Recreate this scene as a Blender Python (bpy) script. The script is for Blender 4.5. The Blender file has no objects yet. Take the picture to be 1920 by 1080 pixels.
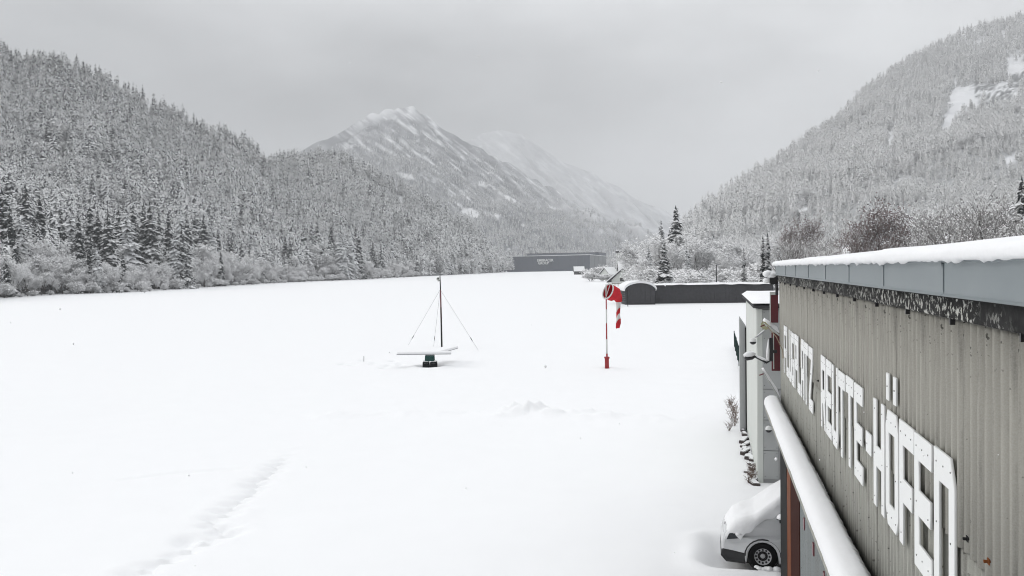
import bpy, bmesh, math, random
import numpy as np
from mathutils import Vector, Matrix

R = math.radians
SC = bpy.context.scene
COL = SC.collection
random.seed(7)
RNG = np.random.default_rng(11)

# ------------------------------------------------------------------ camera
EYE = 6.8                      # webcam under the hangar eaves, metres above the snow
FPX, PITCH, ROLL = 1700.0, R(1.177), R(0.7)
_F = Vector((0, math.cos(PITCH), -math.sin(PITCH)))
_R = Vector((1, 0, 0)); _U = _R.cross(_F)
_X = _R * math.cos(ROLL) - _U * math.sin(ROLL)
_Y = _R * math.sin(ROLL) + _U * math.cos(ROLL)
cam_d = bpy.data.cameras.new('webcam'); cam = bpy.data.objects.new('webcam', cam_d)
COL.objects.link(cam); SC.camera = cam
cam_d.sensor_width = 36.0; cam_d.lens = 36.0 * FPX / 1920.0
cam_d.clip_start = 0.1; cam_d.clip_end = 60000
m = Matrix((_X, _Y, -_F)).transposed().to_4x4(); m.translation = (0, 0, EYE)
cam.matrix_world = m

# ------------------------------------------------------------------ world: snow-laden overcast
CLOUD_SHIFT = (19.567, 1.09, 14.513)
SUN_EL, SUN_AZ = R(28), R(-72)         # mid-morning sun behind cloud, off to the left
W = bpy.data.worlds.new('World'); SC.world = W; W.use_nodes = True
nt = W.node_tree; nt.nodes.clear(); N = nt.nodes; L = nt.links
def wn(t, **k):
    n = N.new(t)
    for a, b in k.items(): setattr(n, a, b)
    return n
wout = wn('ShaderNodeOutputWorld'); bg = wn('ShaderNodeBackground'); bg.inputs['Strength'].default_value = 0.1
sky = wn('ShaderNodeTexSky', sky_type='NISHITA', sun_disc=False, sun_elevation=SUN_EL, sun_rotation=SUN_AZ)
tc = wn('ShaderNodeTexCoord')
sep = wn('ShaderNodeSeparateXYZ'); L.new(tc.outputs['Generated'], sep.inputs[0])
mz = wn('ShaderNodeMath', operation='MAXIMUM'); L.new(sep.outputs['Z'], mz.inputs[0]); mz.inputs[1].default_value = 0
pw = wn('ShaderNodeMath', operation='POWER'); L.new(mz.outputs[0], pw.inputs[0]); pw.inputs[1].default_value = 1.6
grad = wn('ShaderNodeMath', operation='MULTIPLY_ADD'); L.new(pw.outputs[0], grad.inputs[0])
grad.inputs[1].default_value = 13.5; grad.inputs[2].default_value = 2.0
dot = wn('ShaderNodeVectorMath', operation='DOT_PRODUCT'); L.new(tc.outputs['Generated'], dot.inputs[0])
THIN_AZ, THIN_EL = R(22), R(40)        # the cloud layer is thinnest over the valley ahead
dot.inputs[1].default_value = (math.sin(THIN_AZ) * math.cos(THIN_EL), math.cos(THIN_AZ) * math.cos(THIN_EL), math.sin(THIN_EL))
glow = wn('ShaderNodeMapRange', interpolation_type='SMOOTHSTEP'); L.new(dot.outputs['Value'], glow.inputs['Value'])
glow.inputs['From Min'].default_value = 0.45; glow.inputs['From Max'].default_value = 1.0
glow.inputs['To Min'].default_value = 0.0; glow.inputs['To Max'].default_value = 4.0
add = wn('ShaderNodeMath', operation='ADD'); L.new(grad.outputs[0], add.inputs[0]); L.new(glow.outputs['Result'], add.inputs[1])
mp = wn('ShaderNodeMapping'); L.new(tc.outputs['Generated'], mp.inputs[0]); mp.inputs['Scale'].default_value = (1.0, 1.0, 2.2); mp.inputs['Location'].default_value = CLOUD_SHIFT
cn = wn('ShaderNodeTexNoise'); L.new(mp.outputs[0], cn.inputs['Vector'])
cn.inputs['Scale'].default_value = 2.1; cn.inputs['Detail'].default_value = 5; cn.inputs['Roughness'].default_value = 0.5
cr = wn('ShaderNodeMapRange'); L.new(cn.outputs['Fac'], cr.inputs['Value'])
cr.inputs['From Min'].default_value = 0.25; cr.inputs['From Max'].default_value = 0.75
cr.inputs['To Min'].default_value = 0.5; cr.inputs['To Max'].default_value = 1.62
mul = wn('ShaderNodeMath', operation='MULTIPLY'); L.new(add.outputs[0], mul.inputs[0]); L.new(cr.outputs['Result'], mul.inputs[1])
tint = wn('ShaderNodeVectorMath', operation='SCALE'); tint.inputs[0].default_value = (0.985, 1.0, 1.02); L.new(mul.outputs[0], tint.inputs['Scale'])
mixw = wn('ShaderNodeMix', data_type='RGBA'); mixw.inputs['Factor'].default_value = 0.96
L.new(sky.outputs['Color'], mixw.inputs['A']); L.new(tint.outputs['Vector'], mixw.inputs['B'])
L.new(mixw.outputs['Result'], bg.inputs['Color']); L.new(bg.outputs[0], wout.inputs['Surface'])

sd = bpy.data.lights.new('sun', 'SUN'); sd.energy = 1.3; sd.angle = R(25); sd.color = (1, 0.97, 0.93)
sun = bpy.data.objects.new('sun', sd); COL.objects.link(sun)
sun.rotation_euler = (R(90) - SUN_EL, 0, math.pi - SUN_AZ)
vs = SC.view_settings
vs.view_transform = 'Standard'; vs.look = 'None'; vs.gamma = 1; vs.use_curve_mapping = False
vs.exposure = -0.05
SC.cycles.use_denoising = True; SC.cycles.filter_width = 1.1
SC.cycles.max_bounces = 8; SC.cycles.diffuse_bounces = 4; SC.cycles.volume_bounces = 3
SC.cycles.transparent_max_bounces = 8

# ------------------------------------------------------------------ helpers
def zg(y):
    """the valley floor rises a little towards its far end"""
    t = min(1.0, max(0.0, (y - 400) / 800.0))
    return 4.2 * t * t * (3 - 2 * t)
def zg_np(y):
    t = np.clip((y - 400) / 800.0, 0, 1)
    return 4.2 * t * t * (3 - 2 * t)
def ray(x, y):
    return _F * FPX + _X * (x - 960) + _Y * (540 - y)
def at(x, y, Y):
    d = ray(x, y); return Vector((0, 0, EYE)) + d * (Y / d.y)
def ground(x, Y):
    """ground point at distance Y below picture column x"""
    d = ray(x, 500); return Vector((d.x / d.y * Y, Y, zg(Y)))
def gp(x, y, zoff=0.0):
    d = ray(x, y); Y = 100.0
    for _ in range(40):
        z = zg(Y) + zoff
        Y = 0.5 * Y + 0.5 * min(1500, (z - EYE) / min(d.z, -1e-3) * d.y)
    return Vector((d.x / d.y * Y, Y, zg(Y)))

ALPHA = R(12.4195)                       # hangar front runs this far right of the view axis
NV = Vector((math.cos(ALPHA), -math.sin(ALPHA), 0)); WV = Vector((math.sin(ALPHA), math.cos(ALPHA), 0))
def H(n, s, z=0.0): return NV * n + WV * s + Vector((0, 0, z))

class MB:
    def __init__(s): s.v = []; s.f = []; s.mi = []; s.cur = 0
    def face(s, *idx): s.f.append(idx); s.mi.append(s.cur)
    def box(s, x0, x1, y0, y1, z0, z1):
        b = len(s.v)
        s.v += [(x, y, z) for z in (z0, z1) for y in (y0, y1) for x in (x0, x1)]
        for q in ((0, 2, 3, 1), (4, 5, 7, 6), (0, 1, 5, 4), (2, 6, 7, 3), (0, 4, 6, 2), (1, 3, 7, 5)):
            s.face(*[b + i for i in q])
        return s
    def tube(s, pts, rad, n=8, cap=True):
        pts = [Vector(p) for p in pts]
        if not hasattr(rad, '__len__'): rad = [rad] * len(pts)
        b = len(s.v); prev = None
        for i, p in enumerate(pts):
            d = (pts[min(i + 1, len(pts) - 1)] - pts[max(i - 1, 0)]).normalized()
            if prev is None:
                a = Vector((0, 0, 1)) if abs(d.z) < 0.9 else Vector((1, 0, 0))
                u = d.cross(a).normalized()
            else:
                u = (prev - d * prev.dot(d)).normalized()
            prev = u; w = d.cross(u)
            for k in range(n):
                t = 2 * math.pi * k / n
                q = p + (u * math.cos(t) + w * math.sin(t)) * rad[i]; s.v.append(tuple(q))
        for i in range(len(pts) - 1):
            for k in range(n):
                a = b + i * n + k; c = b + i * n + (k + 1) % n
                s.face(a, c, c + n, a + n)
        if cap:
            s.face(*[b + k for k in reversed(range(n))]); e = b + (len(pts) - 1) * n
            s.face(*[e + k for k in range(n)])
        return s
    def prism(s, poly, axis, a, c):
        """poly of 2D points extruded along axis ('x','y','z') from a to c"""
        b = len(s.v); n = len(poly)
        for t in (a, c):
            for p, q in poly:
                s.v.append({'x': (t, p, q), 'y': (p, t, q), 'z': (p, q, t)}[axis])
        s.face(*range(b, b + n)); s.face(*reversed(range(b + n, b + 2 * n)))
        for i in range(n):
            j = (i + 1) % n; s.face(b + i, b + n + i, b + n + j, b + j)
        return s
    def grid(s, P):
        """P: list of rows of points"""
        b = len(s.v); m_ = len(P[0])
        for r in P: s.v += [tuple(p) for p in r]
        for i in range(len(P) - 1):
            for j in range(m_ - 1):
                a = b + i * m_ + j; s.face(a, a + 1, a + m_ + 1, a + m_)
        return s
    def mesh(s, name, mats, smooth=False, fix=True, bevel=0.0):
        me = bpy.data.meshes.new(name); me.from_pydata(s.v, [], s.f)
        for q in (mats if isinstance(mats, (list, tuple)) else [mats]): me.materials.append(q)
        if any(s.mi): me.polygons.foreach_set('material_index', s.mi)
        if fix or bevel:
            bm = bmesh.new(); bm.from_mesh(me)
            if bevel:
                bmesh.ops.bevel(bm, geom=bm.edges[:], offset=bevel, segments=2, affect='EDGES', clamp_overlap=True)
            if fix: bmesh.ops.recalc_face_normals(bm, faces=bm.faces[:])
            bm.to_mesh(me); bm.free()
        if smooth: me.polygons.foreach_set('use_smooth', [True] * len(me.polygons))
        me.update()
        return me
def link(name, me, parent=None, loc=(0, 0, 0), rz=0.0):
    o = bpy.data.objects.new(name, me); COL.objects.link(o)
    o.location = loc; o.rotation_euler = (0, 0, rz)
    if parent: o.parent = parent
    return o
def part(name, mb, mats, parent, smooth=False, fix=True, bevel=0.0, loc=(0, 0, 0), rz=0.0, label=None, kind=None):
    o = link(name, mb if isinstance(mb, bpy.types.Mesh) else mb.mesh(name, mats, smooth, fix, bevel), parent, loc, rz)
    if label: o['label'] = label
    if kind: o['kind'] = kind
    return o
def tag(o, label, cat, group=None, kind=None):
    o['label'] = label; o['category'] = cat
    if group: o['group'] = group
    if kind: o['kind'] = kind
    return o
def thing(name, label, cat, loc=(0, 0, 0), rz=0.0, group=None):
    o = link(name, None, None, loc, rz); o.empty_display_size = 0.3
    return tag(o, label, cat, group)
def hthing(name, label, cat, n, s, z=0.0, group=None):
    """a thing aligned with the hangar front: local x away from the field, local y along the front"""
    return thing(name, label, cat, H(n, s, z), -ALPHA, group)
def structure(name, me):
    o = link(name, me); o['kind'] = 'structure'; return o

# value noise
def _hash(ix, iy, seed):
    h = (ix.astype(np.int64) * 374761393 + iy.astype(np.int64) * 668265263 + seed * 974634787) & 0x7fffffff
    h = ((h ^ (h >> 13)) * 1274126177) & 0x7fffffff
    return ((h ^ (h >> 16)) & 0xffff) / 65535.0
def noise(x, y, seed=0):
    x = np.asarray(x, float); y = np.asarray(y, float)
    ix = np.floor(x); iy = np.floor(y); fx = x - ix; fy = y - iy
    fx = fx * fx * (3 - 2 * fx); fy = fy * fy * (3 - 2 * fy)
    a = _hash(ix, iy, seed); b = _hash(ix + 1, iy, seed); c = _hash(ix, iy + 1, seed); d = _hash(ix + 1, iy + 1, seed)
    return (a * (1 - fx) + b * fx) * (1 - fy) + (c * (1 - fx) + d * fx) * fy
def fbm(x, y, seed=0, o=4):
    t = 0; a = 0.5; n = 0
    for i in range(o):
        t = t + a * noise(np.asarray(x) * 2 ** i, np.asarray(y) * 2 ** i, seed + i); n += a; a *= 0.5
    return t / n

# ------------------------------------------------------------------ materials
class NT:
    def __init__(s, name, rough=0.6):
        s.m = bpy.data.materials.new(name); s.m.use_nodes = True
        s.t = s.m.node_tree; s.b = s.t.nodes['Principled BSDF']; s.b.inputs['Roughness'].default_value = rough
        if rough >= 0.75: s.b.inputs['Specular IOR Level'].default_value = 0.04
    def n(s, t, **k):
        q = s.t.nodes.new(t)
        for a, b in k.items(): setattr(q, a, b)
        return q
    def l(s, a, b): s.t.links.new(a, b)
    def coord(s, kind='Object'): return s.n('ShaderNodeTexCoord').outputs[kind]
    def noise(s, vec, scale, detail=3, rough=0.55, stretch=None):
        if stretch:
            mp = s.n('ShaderNodeMapping'); mp.inputs['Scale'].default_value = stretch; s.l(vec, mp.inputs[0]); vec = mp.outputs[0]
        q = s.n('ShaderNodeTexNoise'); s.l(vec, q.inputs['Vector'])
        q.inputs['Scale'].default_value = scale; q.inputs['Detail'].default_value = detail; q.inputs['Roughness'].default_value = rough
        return q.outputs['Fac']
    def ramp(s, v, a, b, lo=0.0, hi=1.0):
        q = s.n('ShaderNodeMapRange', interpolation_type='SMOOTHSTEP'); s.l(v, q.inputs['Value'])
        for k, w in (('From Min', a), ('From Max', b), ('To Min', lo), ('To Max', hi)): q.inputs[k].default_value = w
        return q.outputs['Result']
    def mix(s, fac, A, B):
        q = s.n('ShaderNodeMix', data_type='RGBA')
        if isinstance(fac, (int, float)): q.inputs['Factor'].default_value = fac
        else: s.l(fac, q.inputs['Factor'])
        for k, w in (('A', A), ('B', B)):
            if isinstance(w, tuple): q.inputs[k].default_value = (*w, 1)
            else: s.l(w, q.inputs[k])
        return q.outputs['Result']
    def math(s, op, a, b=0.0):
        q = s.n('ShaderNodeMath', operation=op)
        for i, w in enumerate((a, b)):
            if isinstance(w, (int, float)): q.inputs[i].default_value = w
            else: s.l(w, q.inputs[i])
        return q.outputs[0]
    def col(s, c):
        if isinstance(c, tuple): s.b.inputs['Base Color'].default_value = (*c, 1)
        else: s.l(c, s.b.inputs['Base Color'])
        return s
    def bump(s, h, strength=0.3, dist=0.02):
        q = s.n('ShaderNodeBump'); q.inputs['Strength'].default_value = strength; q.inputs['Distance'].default_value = dist
        s.l(h, q.inputs['Height']); s.l(q.outputs[0], s.b.inputs['Normal']); return s
def plain(name, c, rough=0.6, metal=0.0, vary=0.12, scale=6.0):
    t = NT(name, rough); t.b.inputs['Specular IOR Level'].default_value = 0.5 if rough < 0.5 else 0.05; t.b.inputs['Metallic'].default_value = metal
    f = t.noise(t.coord(), scale, 4)
    lo = tuple(x * (1 - vary) for x in c); hi = tuple(min(1, x * (1 + vary)) for x in c)
    t.col(t.mix(f, lo, hi)); return t.m
def snow_mat(name, scale=3.0, bump=0.25, dist=0.03, c=(0.89, 0.895, 0.905)):
    t = NT(name, 0.7); co = t.coord()
    t.col(t.mix(t.noise(co, scale * 0.3, 3), tuple(x * 0.97 for x in c), c))
    t.bump(t.noise(co, scale, 6, 0.6), bump, dist); return t.m
def snow_topped(name, dark, snow=(0.84, 0.85, 0.86), thr=0.2, soft=0.25, scale=1.2, amp=0.5, dark2=None, rnd=0.0):
    """snow lies on whatever faces upwards, patchily"""
    t = NT(name, 0.8); g = t.n('ShaderNodeNewGeometry'); sp = t.n('ShaderNodeSeparateXYZ'); t.l(g.outputs['True Normal'], sp.inputs[0])
    v = t.math('ADD', sp.outputs['Z'], t.math('MULTIPLY', t.math('SUBTRACT', t.noise(t.coord(), scale, 3), 0.5), amp * 2))
    if rnd:
        oi = t.n('ShaderNodeObjectInfo'); v = t.math('ADD', v, t.math('MULTIPLY', t.math('SUBTRACT', oi.outputs['Random'], 0.5), rnd * 2))
    f = t.ramp(v, thr - soft, thr + soft)
    d = t.mix(t.noise(t.coord(), scale * 2, 2), dark, dark2 or dark)
    t.col(t.mix(f, d, snow)); return t.m

M = {}
M['snow'] = snow_mat('fresh_snow')
M['roof_snow'] = snow_mat('settled_snow', 9, 0.5, 0.02)
M['spruce'] = snow_topped('snowy_spruce_needles', (0.03, 0.037, 0.038), dark2=(0.06, 0.066, 0.068), snow=(.88,.885,.89), thr=0.76, soft=0.08, scale=0.8, amp=0.36, rnd=0.08)
M['spruce_white'] = snow_topped('heavily_snowed_spruce', (0.05, 0.06, 0.06), dark2=(0.1, 0.105, 0.11), thr=0.42, soft=0.2, scale=1.4, amp=0.55, rnd=0.2)
M['forest'] = snow_topped('snowy_mountain_forest', (0.05, 0.056, 0.06), dark2=(0.17, 0.175, 0.18), snow=(.92,.925,.93), thr=0.27, soft=0.18, scale=0.45, amp=0.75, rnd=0.45)
M['forest_white'] = snow_topped('white_mountain_forest', (0.26, 0.265, 0.26), dark2=(0.55, 0.555, 0.55), snow=(.92,.92,.92), thr=-0.05, soft=0.3, scale=0.5, amp=0.6, rnd=0.3)
M['twig'] = snow_topped('frosted_twigs', (0.46, 0.46, 0.46), dark2=(0.8, 0.8, 0.8), snow=(.92,.92,.925), thr=-0.25, soft=0.3, scale=0.8, amp=0.45, rnd=0.12)
M['twig_dark'] = snow_topped('dusted_dark_twigs', (0.13, 0.105, 0.1), dark2=(0.24, 0.21, 0.2), thr=0.25, soft=0.3, scale=0.8, amp=0.4)
M['twig_mid'] = snow_topped('snow_lined_branches', (0.12, 0.115, 0.11), dark2=(0.34, 0.33, 0.325), snow=(.92,.92,.92), thr=0.1, soft=0.3, scale=0.8, amp=0.4)
M['bark'] = snow_topped('snowy_bark', (0.05, 0.043, 0.04), dark2=(0.1, 0.09, 0.085), thr=0.6, soft=0.2, scale=2.0, amp=0.4)
M['brown_leaf'] = snow_topped('withered_brown_leaves', (0.17, 0.12, 0.112), dark2=(0.28, 0.225, 0.215), thr=0.5, soft=0.2, scale=0.8, amp=0.5)
M['dry'] = plain('dry_weed_stems', (0.16, 0.12, 0.1), 0.9)
M['white'] = plain('white_sheet', (0.72, 0.73, 0.72), 0.5, vary=0.05)
M['grey_panel'] = plain('grey_cement_panel', (0.42, 0.43, 0.43), 0.6, vary=0.07, scale=2)
M['grey_panel2'] = plain('darker_grey_panel', (0.34, 0.345, 0.35), 0.6, vary=0.07, scale=2)
M['cream'] = plain('off_white_board', (0.62, 0.64, 0.61), 0.6, vary=0.05, scale=2)
M['black'] = plain('black_plastic', (0.015, 0.015, 0.017), 0.4)
M['dark'] = plain('dark_gap', (0.03, 0.03, 0.03), 0.8)
M['maroon'] = plain('dark_red_paint', (0.13, 0.02, 0.028), 0.35, vary=0.25, scale=3)
M['red'] = plain('red_paint', (0.34, 0.02, 0.025), 0.45, vary=0.2, scale=3)
M['sock_red'] = plain('red_fabric', (0.5, 0.03, 0.04), 0.85, vary=0.2, scale=4)
M['sock_white'] = plain('white_fabric', (0.62, 0.62, 0.61), 0.85, vary=0.08, scale=4)
M['wire'] = plain('steel_wire', (0.22, 0.22, 0.22), 0.5)
M['steel'] = plain('galvanised_steel', (0.32, 0.33, 0.34), 0.45, 0.6)
M['wood'] = plain('weathered_wood', (0.22, 0.17, 0.12), 0.8, vary=0.3, scale=3)
M['rust_brown'] = plain('brown_painted_wood', (0.04, 0.012, 0.008), 0.8, vary=0.3, scale=5)
M['orange_wood'] = plain('orange_brown_edge', (0.17, 0.055, 0.022), 0.6, vary=0.25, scale=5)
M['dark_grey'] = plain('dark_grey_boarding', (0.075, 0.075, 0.08), 0.7, vary=0.25, scale=2)
M['slate'] = plain('blue_grey_cladding', (0.10, 0.112, 0.135), 0.6, vary=0.12, scale=0.05)
M['slate_light'] = plain('light_grey_cladding', (0.20, 0.21, 0.22), 0.6, vary=0.1, scale=0.05)
M['green_block'] = snow_topped('green_painted_block', (0.02, 0.06, 0.055), dark2=(0.045, 0.1, 0.09), thr=0.75, soft=0.1, scale=3, amp=0.3)
M['black_block'] = snow_topped('black_rubber_block', (0.012, 0.012, 0.015), dark2=(0.03, 0.035, 0.035), thr=0.75, soft=0.1, scale=4, amp=0.35)
M['net'] = plain('green_fence_net', (0.025, 0.045, 0.042), 0.7, vary=0.3)
M['rubble'] = snow_topped('snow_dusted_rubble', (0.05, 0.04, 0.038), dark2=(0.1, 0.085, 0.08), thr=0.7, soft=0.15, scale=5, amp=0.5)
M['glass'] = plain('dark_window_glass', (0.03, 0.035, 0.04), 0.08)
M['rubber'] = plain('tyre_rubber', (0.016, 0.016, 0.017), 0.8)
M['rim'] = plain('painted_steel_rim', (0.55, 0.55, 0.56), 0.55, 0.0)
M['olive'] = plain('yellowed_lens', (0.36, 0.35, 0.22), 0.4, vary=0.15)

t = NT('white_car_paint', 0.3); t.col(t.mix(t.noise(t.coord(), 5, 5), (0.58, 0.59, 0.6), (0.68, 0.69, 0.7))); M['car'] = t.m
t.b.inputs['Coat Weight'].default_value = 0.4
# corrugated fibre-cement: warm grey, dark lichen specks, streaks
def corrugated(name, c):
    t = NT(name, 0.85); co = t.coord('Object')
    base = t.mix(t.noise(co, 1.3, 4, stretch=(1, 2.2, 0.5)), tuple(x * 0.8 for x in c), tuple(x * 1.12 for x in c))
    st = t.ramp(t.noise(co, 3.0, 4, 0.6, (1, 4.0, 0.22)), 0.48, 0.72)
    base = t.mix(t.math('MULTIPLY', st, 0.75), base, (0.13, 0.125, 0.115))
    sp = t.ramp(t.noise(co, 19, 2, 0.5), 0.67, 0.71)
    zone = t.ramp(t.noise(co, 0.9, 2), 0.42, 0.60)
    base = t.mix(t.math('MULTIPLY', t.math('MULTIPLY', sp, zone), 0.9), base, (0.035, 0.033, 0.03))
    fine = t.noise(co, 90, 2)
    base = t.mix(t.ramp(fine, 0.3, 0.7, 0.0, 0.22), base, (0.5, 0.49, 0.46))
    t.col(base).bump(t.noise(co, 60, 3), 0.25, 0.004); return t.m
M['corr'] = corrugated('lichen_specked_fibre_cement', (0.365, 0.355, 0.318))
M['corr2'] = corrugated('grey_fibre_cement', (0.37, 0.37, 0.335))
M['door_panel'] = corrugated('grey_door_sheet', (0.19, 0.21, 0.215))
t = NT('lichen_flaked_board', 0.9); co = t.coord()
fl = t.math('MULTIPLY', t.ramp(t.noise(co, 16, 4, 0.65), 0.52, 0.6), t.ramp(t.noise(co, 0.55, 3), 0.42, 0.58))
t.col(t.mix(fl, t.mix(t.noise(co, 9, 4), (0.012, 0.012, 0.012), (0.06, 0.06, 0.06)), (0.5, 0.5, 0.47))).bump(t.noise(co, 16, 4, 0.65), 0.5, 0.01)
M['flaked'] = t.m
t = NT('blue_grey_flashing', 0.42); co = t.coord(); t.b.inputs['Metallic'].default_value = 0.15
t.col(t.mix(t.noise(co, 1.8, 5, 0.6, (1, 1, 2)), (0.19, 0.222, 0.235), (0.25, 0.28, 0.292))); M['flash'] = t.m
# mountain ground: snow, with rock breaking through on steep or marked places
def mountain_mat(name, floor, rock):
    t = NT(name, 0.85); a = t.n('ShaderNodeAttribute'); a.attribute_name = 'cover'
    sp = t.n('ShaderNodeSeparateColor'); t.l(a.outputs['Color'], sp.inputs[0])
    co = t.coord()
    wood = t.mix(t.noise(co, 0.06, 4), floor, tuple(x * 1.6 for x in floor))
    snow = t.mix(t.noise(co, 0.02, 4), (0.72, 0.73, 0.75), (0.86, 0.865, 0.875))
    stone = t.mix(t.noise(co, 0.05, 5, 0.7), rock, tuple(x * 2.4 for x in rock))
    stone = t.mix(t.ramp(t.noise(co, 0.09, 5, 0.7), 0.56, 0.64), stone, (0.75, 0.76, 0.77))
    c = t.mix(sp.outputs['Red'], snow, wood); c = t.mix(sp.outputs['Green'], c, stone)
    t.col(c); t.bump(t.noise(co, 0.05, 6, 0.65), 0.6, 6.0); return t.m
M['hill'] = mountain_mat('wooded_hillside', (0.16, 0.165, 0.17), (0.10, 0.10, 0.105))
M['hill_white'] = mountain_mat('snowy_hillside', (0.30, 0.305, 0.31), (0.075, 0.077, 0.08))
M['far'] = mountain_mat('far_mountainside', (0.09, 0.095, 0.105), (0.10, 0.10, 0.11))

# ------------------------------------------------------------------ the snow field
def arr(*seg):
    out = []
    for a, b, st in seg: out += list(np.arange(a, b, st))
    return out
xs = np.array([-9000, -5000, -2500, -1200, -700, -450, -320, -240] + arr((-190, -100, 10), (-100, -40, 3), (-40, -14, 0.8), (-14, 11, 0.13), (11, 18, 0.4), (18, 60, 3)) + [70, 90, 120, 160, 240, 400, 700, 1200, 2500, 5000, 9000])
ys = np.array([-60, -30, -10, 0, 6, 12] + arr((15, 18, 0.5), (18, 52, 0.13), (52, 85, 0.35), (85, 160, 2.5), (160, 460, 10), (460, 1300, 40)) + [1500, 2200, 3500, 6000, 11000])
GX, GY = np.meshgrid(xs, ys)
GZ = zg_np(GY)
fade = np.clip((140 - np.abs(GY)) / 60, 0, 1)
GZ = GZ + (fbm(GX / 9, GY / 9, 3, 4) - 0.5) * 0.28 * fade + (fbm(GX / 1.7, GY / 1.7, 21, 3) - 0.5) * 0.05 * fade
GZ = GZ + (noise(GX / 60, GY / 300, 5) - 0.5) * 0.5 * np.clip((GY - 100) / 200, 0, 1) * np.clip((700 - GY) / 200, 0, 1)
def seg_dist(px, py, pts):
    best = np.full(px.shape, 1e9); par = np.zeros(px.shape); acc = 0
    side = np.zeros(px.shape)
    for (ax, ay), (bx, by) in zip(pts[:-1], pts[1:]):
        dx, dy = bx - ax, by - ay; ln = math.hypot(dx, dy)
        t = np.clip(((px - ax) * dx + (py - ay) * dy) / ln ** 2, 0, 1)
        qx, qy = px - ax - t * dx, py - ay - t * dy; d = np.hypot(qx, qy); msk = d < best
        sg = np.sign(dx * qy - dy * qx)
        best = np.where(msk, d, best); par = np.where(msk, acc + t * ln, par); side = np.where(msk, sg, side); acc += ln
    return best, par, side
# half drifted-over foot track
trail = [gp(*p)[:2] for p in ((120, 1180), (265, 1075), (350, 1030), (425, 999), (396, 978), (440, 946), (476, 920), (486, 902), (515, 882), (528, 862), (549, 846))]
d, par, side = seg_dist(GX, GY, trail)
wob = (fbm(par * 0.9, side * 3, 31, 3) - 0.5)
wd = 0.36 + 0.4 * wob
L_tr = par.max()
foot = 0.55 + 0.45 * np.sin(par * 2 * math.pi / 0.75 + side * 1.4)
GZ -= 0.24 * np.exp(-(d / wd) ** 2) * foot * np.clip((L_tr - par) / 2.5, 0.1, 1)
GZ += 0.05 * np.exp(-((d - 0.7) / 0.3) ** 2) * np.clip(0.3 + 2.5 * wob, 0, 1)
sp_ = gp(350, 1012); GZ -= 0.25 * np.exp(-(((GX - sp_.x) / 0.28) ** 2 + ((GY - sp_.y) / 0.4) ** 2))
# ploughed-up lumps and the low bank they belong to
bank = [gp(*p)[:2] for p in ((620, 780), (800, 776), (960, 776), (1050, 780), (1140, 785), (1390, 792))]
d, par, side = seg_dist(GX, GY, bank)
GZ += np.exp(-(d / 1.1) ** 2) * (0.05 + 0.14 * np.clip(fbm(GX / 1.2, GY / 2.0, 41, 3) - 0.42, 0, 1) * 3)
for px_, py_, rx, ry, h in ((962, 776, 0.55, 0.6, 0.40), (985, 778, 0.35, 0.5, 0.26), (1012, 776, 0.5, 0.6, 0.36), (1035, 781, 0.6, 0.4, 0.14), (1100, 776, 0.9, 0.5, 0.22), (1130, 784, 0.8, 0.5, 0.15), (850, 776, 0.6, 0.4, 0.1), (935, 783, 0.5, 0.3, 0.12)):
    c = gp(px_, py_); q = ((GX - c.x) / rx) ** 2 + ((GY - c.y) / ry) ** 2
    GZ += 1.15 * h * np.exp(-q) * (0.3 + 0.9 * fbm(GX * 4.1, GY * 2.6, 51, 3) * 1.3)
for px_, py_ in ((644, 681), (660, 684), (682, 675), (700, 681), (727, 685), (737, 677), (750, 683), (720, 690)):   # old tracks by the landing marker
    c = gp(px_, py_); GZ -= 0.22 * np.exp(-(((GX - c.x) / 0.3) ** 2 + ((GY - c.y) / 0.55) ** 2))
d, par, side = seg_dist(GX, GY, [gp(230, 896)[:2], gp(330, 886)[:2], gp(450, 880)[:2]])
GZ -= 0.06 * np.exp(-(d / 0.15) ** 2)
# drift scooped round the landing marker, the windsock foot and the car
for px_, py_, r_, h in ((806, 690, 1.1, 0.16), (1138, 692, 0.5, 0.1)):
    c = gp(px_, py_); q = np.hypot(GX - c.x, GY - c.y)
    GZ += h * np.exp(-((q - r_) / 0.5) ** 2) * 0.8 - h * np.exp(-(q / (r_ * 0.8)) ** 2) * 0.5
CARN, CARS = 1.09, 21.98
hn = GX * NV.x + GY * NV.y; hs = GX * WV.x + GY * WV.y
q = np.maximum(np.abs(hs - CARS) - 0.8, 0) ** 2 + np.maximum(np.abs(hn - 2.0) - 1.75, 0) ** 2
q = np.sqrt(q); GZ += -0.22 * np.exp(-(q / 0.4) ** 2) + 0.09 * np.exp(-((q - 0.75) / 0.3) ** 2) * (0.4 + fbm(GX * 1.4, GY * 1.4, 61, 3))
# the drift thins towards building walls
GZ = np.where((hn > 1.5) & (hs < 40) & (hs > -20), np.minimum(GZ, 0.0), GZ)
ny, nx = GX.shape
V = np.stack([GX, GY, GZ], -1).reshape(-1, 3)
ii = np.arange(ny * nx).reshape(ny, nx)
Fq = np.stack([ii[:-1, :-1], ii[:-1, 1:], ii[1:, 1:], ii[1:, :-1]], -1).reshape(-1, 4)
def np_mesh(name, V, Fq, mat, smooth=True):
    me = bpy.data.meshes.new(name); me.vertices.add(len(V)); me.vertices.foreach_set('co', V.astype(np.float32).ravel())
    k = Fq.shape[1]; me.loops.add(Fq.size); me.loops.foreach_set('vertex_index', Fq.astype(np.int32).ravel())
    me.polygons.add(len(Fq)); me.polygons.foreach_set('loop_start', np.arange(0, Fq.size, k, dtype=np.int32))
    me.polygons.foreach_set('loop_total', np.full(len(Fq), k, dtype=np.int32))
    me.update(calc_edges=True); me.materials.append(mat)
    if smooth: me.polygons.foreach_set('use_smooth', np.ones(len(Fq), dtype=bool))
    me.validate(); return me
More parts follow.
